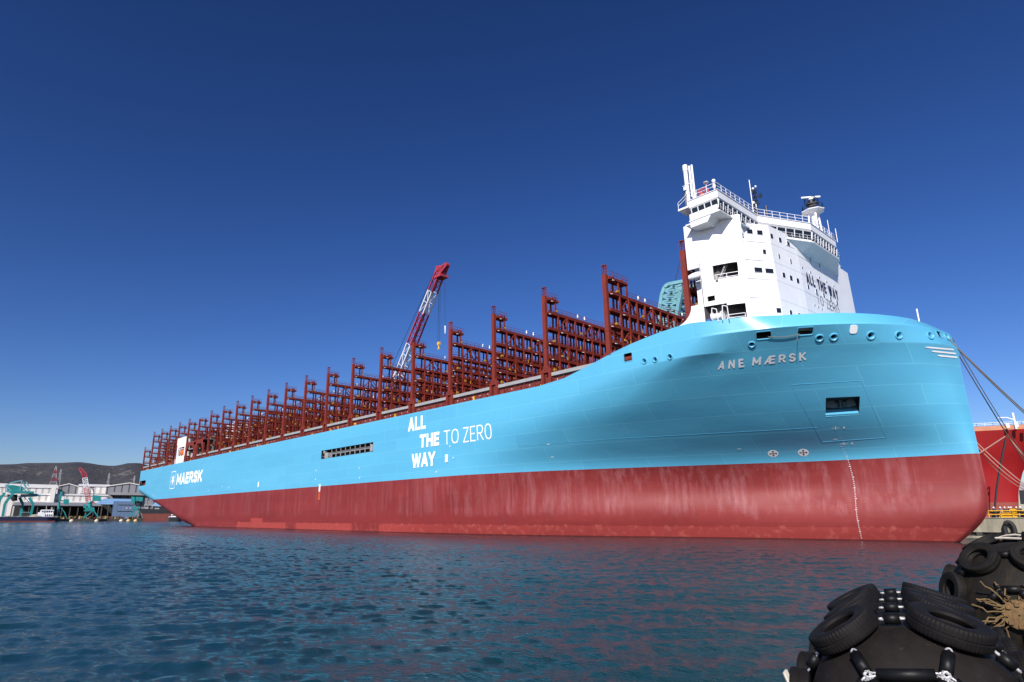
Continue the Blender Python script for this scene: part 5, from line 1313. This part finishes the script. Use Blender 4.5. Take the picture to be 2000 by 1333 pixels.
for k in range(14):
    u = k/13; v_ = on(1, 168.2-1.2*u, 1964-15*math.sin(u*1.45)-6*u, 858+135*u); hz_.append(tuple(v_))
world_part(MB().path(hz_, .19, 6), 'dark_hull_line', M['black'], rs_)  # thin black tube curving down the red hull side
m_ = MB(); a_ = on(1,171,1958,958); m_.slab([(a_[0],168.4,a_[2]+.8),(a_[0]+.35,168.4,a_[2]-.3),(a_[0]+1.5,168.4,a_[2]-.3),(a_[0]+1.5,168.4,a_[2]-.0),(a_[0]+.6,168.4,a_[2]+.0),(a_[0]+.25,168.4,a_[2]+.9)], (0,.2,0))
# white vessel beyond the red bow
wv = empty('white_vessel', (2, 330, 0), 'white ship superstructure with blue and black bands glimpsed past the red bow', 'ship')
def wq(px, py, y=330): v = on(1,y,px,py); return Vector((v[0], y, v[2]))
m_ = MB().slab([wq(1988,901),wq(1986,885),wq(1990,868),wq(1998,858),wq(2012,856),wq(2040,860),wq(2040,901)], (0,14,0)); world_part(m_, 'superstructure', M['white'], wv)
m_ = MB()
for y0_, y1_, mi in ((860,868,0),(869.5,873,1),(874,879,2)): m_.slab([wq(1994,y1_,329.5),wq(2040,y1_,329.5),wq(2040,y0_,329.5),wq(1996,y0_,329.5)], (0,.45,0), mi)
world_part(m_, 'window_band', [paint('royal_blue_band',(.02,.08,.3),.4), M['redhull'], M['black']], wv)
m_ = MB().slab([wq(1993,985),wq(1991,968),wq(1990,958),wq(2050,956),wq(2050,985)], (0,16,0)).slab([wq(1989,958),wq(1989,944),wq(2050,944),wq(2050,958)], (0,15,0), 1)
world_part(m_, 'hull', [M['black'], M['fascia']], wv)
# quay furniture
yb = empty('yellow_gangway', (-27, QY+1.5, QZ), 'yellow steel gangway carriage with guard rails on the quay edge', 'gangway')
def qq(px, py, y=QY+1.2): v = on(1,y,px,py); return Vector((v[0], y, v[2]))
m_ = MB(); a_ = qq(1960,1006); b_ = qq(1985,1006)
m_.box(a_.x,b_.x,QY+1.0,QY+2.2,QZ+.05,QZ+.95); m_.box(b_.x-.6,b_.x+.1,QY+.9,QY+2.3,QZ,QZ+1.6); m_.slab([(a_.x-.8,QY+1.0,QZ),(a_.x,QY+1.0,QZ),(a_.x,QY+1.0,QZ+.95)],(0,1.2,0))
world_part(m_, 'carriage', M['yellow'], yb)
m_ = MB(); x0, x1 = qq(1934,1010).x, qq(2030,1010).x
rail_run(m_, [(x0,QY+.7,QZ),(x1,QY+.7,QZ)], 1.25, r=.12); rail_run(m_, [(x0,QY+2.6,QZ),(x1,QY+2.6,QZ)], 1.25, r=.1); m_.bar((x0,QY+.7,QZ+1.2),(x0+1.6,QY+2.6,QZ+1.2),.1)
world_part(m_, 'guard_rail', M['yellow'], yb)
p_ = qq(1943,1008); m_ = MB().lathe([(.6,0),(.5,.25),(.42,.8),(.75,.95),(.75,1.2),(.1,1.3)], Matrix.Translation((p_.x,QY+2.0,QZ)), 14)
tag(m_.build('mooring_bollard', M['black'], None, (p_.x,QY+2.0,QZ), True), 'black mooring bollard behind the yellow guard rail', 'bollard')
p_ = qq(1998,1008); m_ = MB().lathe([(.6,0),(.5,.25),(.42,.8),(.75,.95),(.75,1.2),(.1,1.3)], Matrix.Translation((p_.x,QY+2.0,QZ)), 14)
tag(m_.build('mooring_bollard', M['black'], None, (p_.x,QY+2.0,QZ), True), 'black mooring bollard right of the yellow carriage', 'bollard')
# arch fender on the quay face
M['rubber'] = paint('black_rubber', (.016,.015,.015), .7, .35, 3, bump=.25, bscale=14)
p_ = on(1, QY-.6, 1971, 1030); m_ = MB(); pts = []
for k in range(13): t_ = math.pi*k/12; pts.append((p_[0]-.62*math.cos(t_), QY-.55, 1.55+1.15*math.sin(t_)))
pts = [(p_[0]-.62,QY-.55,.1)]+pts+[(p_[0]+.62,QY-.55,.1)]
m_.path(pts, .34, 10); tag(m_.build('arch_fender', M['rubber'], None, (p_[0],QY-.55,1.2), True), 'black arched rubber fender hung on the concrete quay face', 'fender')
# people behind the rail
def person_mesh():
    pts = {'pel':((0,0,.98),.13),'che':((0,0,1.30),.15),'nek':((0,0,1.50),.065),'hea':((0,.01,1.62),.088),'top':((0,.01,1.70),.075),
           'hl':((.10,0,.92),.095),'kl':((.11,.02,.50),.065),'al':((.11,0,.10),.05),'tl':((.12,.14,.05),.045),'hr':((-.10,0,.92),.095),'kr':((-.11,.02,.50),.065),'ar':((-.11,0,.10),.05),'tr':((-.12,.14,.05),.045),
           'sl':((.19,0,1.40),.075),'el':((.25,.03,1.13),.05),'wl':((.22,.17,.92),.036),'fl':((.21,.22,.84),.04),'sr':((-.19,0,1.40),.075),'er':((-.25,.03,1.13),.05),'wr':((-.22,.17,.92),.036),'fr':((-.21,.22,.84),.04)}
    ed = ['pel che','che nek','nek hea','hea top','pel hl','hl kl','kl al','al tl','pel hr','hr kr','kr ar','ar tr','che sl','sl el','el wl','wl fl','che sr','sr er','er wr','wr fr']
    ks = list(pts); me = bpy.data.meshes.new('person'); me.from_pydata([pts[k][0] for k in ks], [tuple(ks.index(a) for a in e.split()) for e in ed], [])
    o = bpy.data.objects.new('tmp', me); C.objects.link(o); o.modifiers.new('s','SKIN'); o.modifiers.new('d','SUBSURF').levels = 2
    for i, k in enumerate(ks): me.skin_vertices[0].data[i].radius = (pts[k][1],)*2; me.skin_vertices[0].data[i].use_root = k == 'pel'
    r = bpy.data.meshes.new_from_object(o.evaluated_get(bpy.context.evaluated_depsgraph_get())); bpy.data.objects.remove(o); return r
pm_ = person_mesh()
def cloth_mat(name, c):
    m, t, b = newmat(name); tc = t.nodes.new('ShaderNodeTexCoord'); sx = t.nodes.new('ShaderNodeSeparateXYZ'); t.links.new(tc.outputs['Object'], sx.inputs[0])
    t.links.new(mixc(t, math_(t,'GREATER_THAN', sx.outputs[2], 1.49), c, (.42,.24,.17)), b.inputs['Base Color']); b.inputs['Roughness'].default_value = .8; return m
hel = MB().lathe([(.165,0),(.135,.02),(.125,.07),(.085,.12),(.01,.14)], Matrix.Translation((0,.01,1.66)), 12).mesh('helmet', M['white2'], (0,0,0), True, 60)
for k, (px, c, lab) in enumerate(((1943,(.02,.025,.06),'person in navy overalls and white helmet, nearest the ship stem'),(1956,(.16,.20,.42),'person in pale blue jacket and white helmet behind the rail'),(1964.5,(.03,.04,.03),'person in dark green jacket and white helmet at the carriage'),(1972.5,(.05,.02,.025),'person in dark maroon jacket beside the one in grey'),(1977,(.40,.40,.42),'person in light grey jacket turned toward the ship'),(1987.5,(.04,.025,.08),'person in dark violet jacket and white helmet, right of the carriage'),(1995,(.02,.02,.03),'person in black jacket and white helmet near the frame edge'))):
    p_ = on(1, QY+3.6+.3*(k%2), px, 1003); me_ = pm_.copy(); me_.materials.clear(); me_.materials.append(cloth_mat('work_clothes', c))
    o = bpy.data.objects.new('person', me_); C.objects.link(o); o.location = (p_[0], p_[1], QZ); o.rotation_euler = (0,0,random.uniform(2.2,4.0)); o.scale = (1.06,1.06,1.08)
    tag(o, lab, 'person', 'people in helmets on the quay')
    h_ = bpy.data.objects.new('helmet', hel); C.objects.link(h_); h_.parent = o
# ------------------------------------------------------------------ mooring ropes
def rope(name, pts, r, mat, label, sag=0., group='mooring ropes at the bow'):
    P = []; a, b = Vector(pts[0]), Vector(pts[-1])
    for k in range(25): u = k/24; q_ = a.lerp(b, u); q_.z -= sag*4*u*(1-u); P.append(q_)
    o = MB().path(P, r, 6).build(name, M[mat], None, tuple(a), True); return tag(o, label, 'rope', group)
pA, nA_ = hull(1848.5,658.5); pA = Vector(pA); e1 = Vector(on(1, QY+4, 2240, 1002)); 
rope('mooring_rope', [pA, e1], .085, 'rope', 'thick grey mooring rope from the foremost bow fairlead, upper of the pair', 1.2)
rope('mooring_rope', [pA+Vector((.1,.0,-.25)), e1+Vector((.6,.3,0))], .085, 'rope', 'thick grey mooring rope from the foremost bow fairlead, lower of the pair', 2.0)
pB = Vector(hull(1872,690)[0])+Vector((.3,1.5,0)); e2 = Vector(on(1, QY+4, 2068, 1002))
pB0 = pA+Vector((.15,.5,-.1))
rope('mooring_rope', [pB0, e2], .08, 'rope', 'dark mooring rope dropping steeply from the bow in front of the red hull', 1.0)
rope('mooring_rope', [pB0+Vector((.3,.5,.0)), e2+Vector((.7,0,0))], .06, 'rope', 'thin dark mooring rope running just beside the steep one', 1.4)
rl = lambda px, py, y: Vector(on(1, y, px, py))
g2 = 'mooring ropes of the red ship'
rope('mooring_rope', [rl(1963,853,168.8), rl(1905,891,150)], .12, 'rope2', 'pink rope slanting down left across the red bow', 0, g2)
rope('mooring_rope', [rl(1966,850,168.6), rl(2050,945,146)], .12, 'rope2', 'pink rope slanting down right from the red bow fairlead', .3, g2)
rope('mooring_rope', [rl(1905,862,158), rl(2010,953,146)], .09, 'rope2', 'upper of three long ropes descending right across the red hull', .4, g2)
rope('mooring_rope', [rl(1905,868,158), rl(2010,957,146)], .08, 'rope2', 'middle of three long ropes descending right across the red hull', .8, g2)
rope('mooring_rope', [rl(1908,876,158), rl(2010,961,146)], .07, 'rope2', 'lowest of three long ropes descending right across the red hull', 1.2, g2)
# rope slung between the two big mooring ports
P_ = []
for k in range(15): u = k/14; P_.append(Vector(hull(1500+ (1562-1500)*u, 657+(652-657)*u+8*u*(1-u)*1.6, .12)[0]))
q = MB().path(P_, .045, 6); q.path([P_[-2]+Vector((0,0,0)), P_[-3]+Vector((.1,-.1,-1.0))], .04, 5); hpart(q, 'messenger_line', M['rope'])

# ------------------------------------------------------------------ pneumatic fenders in the foreground
def rubber_mat(name, c, dirt, amt, gloss=.55):
    m, t, b = newmat(name); v = coords(t, (1,1,1)); n1 = noise(t, v, 2.2, 6, .65); n2 = noise(t, v, 9, 6, .7); n3 = noise(t, coords(t,(1,1,.3)), 5, 6, .7)
    cc = mixc(t, ramp(t, n1, .35, .7), c, tuple(x*1.9 for x in c)); cc = mixc(t, math_(t,'MULTIPLY', ramp(t, n3, .5, .75), amt), cc, dirt)
    wv_ = N(t,'ShaderNodeTexVoronoi', Scale=1.6); wv_.feature = 'DISTANCE_TO_EDGE'; mp = noise(t, v, 3, 3); 
    cc = mixc(t, math_(t,'MULTIPLY', ramp(t, n2, .62, .75), .4), cc, (.07,.062,.055))
    t.links.new(cc, b.inputs['Base Color']); b.inputs['Specular IOR Level'].default_value = .22; t.links.new(math_(t,'ADD', math_(t,'MULTIPLY', n2, .3), gloss-.1), b.inputs['Roughness'])
    bp = N(t,'ShaderNodeBump', Strength=.35, Distance=.01); t.links.new(n2, bp.inputs['Height']); t.links.new(bp.outputs[0], b.inputs['Normal']); return m
M['fbody'] = rubber_mat('brown_black_fender_rubber', (.0065,.0048,.0042), (.020,.0145,.0115), .6, .66)
M['tyre'] = rubber_mat('tyre_rubber', (.0042,.0034,.0034), (.0135,.0105,.009), .5, .66)
M['sleeve'] = rubber_mat('hose_rubber', (.004,.004,.0045), (.010,.0095,.0095), .4, .42)
M['fbody2'] = rubber_mat('dirty_fender_rubber', (.0065,.0054,.0042), (.036,.023,.009), .7, .66)
M['tyre2'] = rubber_mat('old_tyre_rubber', (.005,.0044,.0038), (.022,.015,.0075), .6, .66)
M['rust'] = paint('rusty_yellow_fitting', (.16,.095,.034), .8, .4, 6, dirt=(.10,.04,.015), dirtamt=.9, bump=.4, bscale=20)
def tyre_mesh(od, wd, mat):
    ro = od/2; ri = ro*.52; h = wd/2
    prof = [(ri,-h*.6),(ri+.02*od,-h*.85),(ro*.72,-h*.98),(ro*.90,-h*.96),(ro*.965,-h*.90),(ro*.99,-h*.78),(ro,-h*.55),(ro,-h*.12),(ro*.985,-h*.08),(ro*.985,h*.08),(ro,h*.12),(ro,h*.55),(ro*.99,h*.78),(ro*.965,h*.90),(ro*.90,h*.96),(ro*.80,h*.99),(ro*.79,h*.95),(ro*.775,h*.99),(ro*.70,h*.97),(ri+.02*od,h*.85),(ri,h*.6),(ri+.02*od,h*.3),(ri+.06*od,0),(ri+.02*od,-h*.3)]
    lug = {4,5,6,11,12,13}
    return MB().lathe(prof, None, 168, closed=True, mod=lambda i,j: (-.010*od if (i % 3 == 0 and j in lug) else 0)).mesh('tyre', mat, (0,0,0), True, 30)
def link_mesh(mb, p, d, sz=.085, side_=None):
    d = Vector(d).normalized(); a = (Vector(side_) if side_ is not None else d.orthogonal()).normalized(); pts = []
    for k in range(13):
        t_ = 2*math.pi*k/12; pts.append(Vector(p)+d*sz*math.cos(t_)*1.0+a*sz*.55*math.sin(t_))
    mb.path(pts, sz*.2, 6)
def fender(name, label, cap, azim, rad, length, capl, zc, phi0, ncol, rows, tod, twd, mb_, mt_, chainmat, phis, fit_plate):
    """cap = point on the water under the near end of the cylinder; the axis runs away from it along azim"""
    ax = Vector((math.cos(azim), math.sin(azim), 0)); lat = Vector((math.sin(azim), -math.cos(azim), 0)); o0 = Vector((cap[0], cap[1], zc))
    root = empty(name, tuple(o0), label, 'fender')
    rad_at = lambda s: rad*math.sqrt(max(0, 1-(s/capl)**2)) if s < 0 else rad
    def sp(s, phi, off=0.):                 # s along the axis (negative = on the end cap)
        n = (lat*math.sin(phi)+Vector((0,0,1))*math.cos(phi))
        if s < 0:
            r_ = rad_at(s); nn = (n*(r_/rad**2)+ax*(s/capl**2)).normalized()
        else: r_ = rad; nn = n
        return o0+ax*s+n*r_+nn*off, nn
    prof = []
    for k in range(19): t_ = math.pi/2*k/18; prof.append((max(1e-3, rad*math.sin(t_)), -capl*math.cos(t_)))
    for k in range(1, 9): prof.append((rad+.012*(k % 2), length*k/9))
    for k in range(19): t_ = math.pi/2*(1-k/18); prof.append((max(1e-3, rad*math.sin(t_)), length+capl*math.cos(t_)))
    Mx = Matrix.Translation(o0) @ ax.to_track_quat('Z','X').to_matrix().to_4x4()
    world_part(MB().lathe(prof, Mx, 64), 'body', mb_, root).data.polygons.foreach_set('use_smooth', [True]*(64*(len(prof)-1)))
    tm = tyre_mesh(tod, twd, mt_); cols = [phi0+2*math.pi*k/ncol for k in range(ncol)]
    rr = random.Random(9)
    def tube_between(a, b, na, nb_, off):
        d = (b-a); L = d.length; d.normalize(); g = .12*L
        world_part(MB().tube(a+d*g, b-d*g, .068*rad/1.25, 14), 'hose_sleeve', M['sleeve'], root).data.polygons.foreach_set('use_smooth', [True]*14+[False]*2)
        for e, sg in ((a,1),(b,-1)):
            ch = MB()
            for k in range(2): link_mesh(ch, e+d*sg*(.02+.075*k)*rad/1.25, d, .06*rad/1.25, (na if k else d.cross(na)))
            world_part(ch, 'chain', chainmat, root)
    for ci, ph in enumerate(cols):
        pp = (ph+math.pi) % (2*math.pi)-math.pi
        if abs(pp) > phis: continue
        for ri_, s in enumerate(rows):
            c, n = sp(s, ph, twd*.5-.02)
            o = bpy.data.objects.new('tyre', tm); C.objects.link(o); o.parent = root; o.location = c-o0
            q = n.to_track_quat('Z','X'); q = q @ Vector((0,0,1)).rotation_difference(Vector((rr.uniform(-.08,.08), rr.uniform(-.08,.08), 1)).normalized()); o.rotation_mode = 'QUATERNION'; o.rotation_quaternion = q
            if ri_ < len(rows)-1:
                a, n1 = sp(s+tod*.5, ph, .08); b, n2 = sp(rows[ri_+1]-tod*.5, ph, .08)
                if (b-a).length > .12: tube_between(a, b, n1, n2, 0)
            ph2 = ph+2*math.pi/ncol; half = (tod*.5)/rad
            a, n1 = sp(s, ph+half, .09); b, n2 = sp(s, ph2-half, .09)
            if (b-a).length > .1: tube_between(a, b, n1, n2, 0)
        s1 = -capl*(.74 if rows[0] > -.5 else .93); half = .02
        a, n1 = sp(rows[0]-tod*.5, ph, .08); b, n2 = sp(s1, ph, .09); tube_between(a, b, n1, n2, 0)
        c, n2 = sp(s1, ph+2*math.pi/ncol, .09); tube_between(b, c, n1, n2, 0)
        e, n2 = sp(-capl*.97, ph, .09); tube_between(b, e, n1, n2, 0)
    tip = o0-ax*(capl+.02)
    pl = MB().lathe([(.02,.12),(.25*rad/1.25,.1),(.27*rad/1.25,0),(.22*rad/1.25,-.06),(.02,-.06)], Matrix.Translation(tip) @ (-ax).to_track_quat('Z','X').to_matrix().to_4x4(), 20)
    for k in range(8): t_ = math.pi*k/4; pl.cbox(tip-ax*.12+lat*.19*rad/1.25*math.cos(t_)+Vector((0,0,.19*rad/1.25*math.sin(t_))), (.09,.09,.09), azim)
    world_part(pl, 'end_fitting', fit_plate, root)
    return root, sp, o0
az1 = math.atan2(*reversed(tuple(ray(1734,1013)[:2])))
g1 = far(1734,1013,10.4); 
f1, sp1, o1 = fender('pneumatic_fender', 'nearest black pneumatic fender covered in tyres, at the bottom right corner', (g1[0],g1[1]), az1, 1.25, 4.2, 1.05, .80, R(-32), 7, (-.10,1.1,2.2,3.3), .90, .25, M['fbody'], M['tyre'], M['steel'], R(125), M['rust'])
g2_ = far(1968,1013,24.0); az2 = math.atan2(*reversed(tuple(ray(1968,1013)[:2])))-.12
f2, sp2, o2 = fender('pneumatic_fender', 'weathered farther fender with a rusty yellow end plate and frayed ropes', (g2_[0],g2_[1]), az2, 1.75, 4.5, 1.5, .95, R(-27), 8, (-.88,.75,2.2,3.6), .98, .26, M['fbody2'], M['tyre2'], paint('rusty_chain',(.12,.07,.035),.8,.4,9), R(115), M['rust'])
# frayed rope ends and tails around the farther fender's end plate
rr = random.Random(17); m_ = MB(); ax2 = Vector((math.cos(az2), math.sin(az2), 0)); lat2 = Vector((math.sin(az2), -math.cos(az2), 0)); tp = o2-ax2*1.62
for k in range(18):
    a_ = rr.uniform(0, 6.28); l_ = rr.uniform(.25, .75); p0_ = tp+lat2*.3*math.cos(a_)+Vector((0,0,.3*math.sin(a_))); pts = [p0_]
    for j in range(4): pts.append(pts[-1]+(lat2*math.cos(a_)+Vector((0,0,math.sin(a_))))*l_/4+Vector((rr.uniform(-.1,.1),rr.uniform(-.1,.1),rr.uniform(-.14,.06)))-ax2*.02)
    m_.path(pts, .02, 5)
world_part(m_, 'frayed_rope', paint('straw_rope',(.15,.095,.038),.9,.3,8), f2)
m_ = MB()
for (s0,p0_,s1_,p1_) in ((.6,-.75,.5,.75),(.8,-.2,.2,.9)):
    pts = [sp2(s0+(s1_-s0)*u, p0_+(p1_-p0_)*u, .16+.05*math.sin(9*u))[0] for u in np.linspace(0,1,12)]; m_.path(pts, .03, 5)
pts = [sp2(-.3+.4*u, .05+.5*u, .25+.22*math.sin(math.pi*u))[0] for u in np.linspace(0,1,10)]
world_part(m_, 'lashing_line', paint('pale_line',(.45,.40,.34),.9,.2,8), f2)
# white cord on the nearest fender's left tyres
m_ = MB(); 
for k in range(3):
    pts = [sp1(.30+.09*k, R(-84)+R(10)*math.sin(u*3.1), .20+.18*math.sin(u*3.1))[0] for u in np.linspace(0,1,10)]; m_.path(pts, .022, 6)
world_part(m_, 'lashing_cord', paint('off_white_cord',(.55,.52,.45),.9,.2,10), f1)
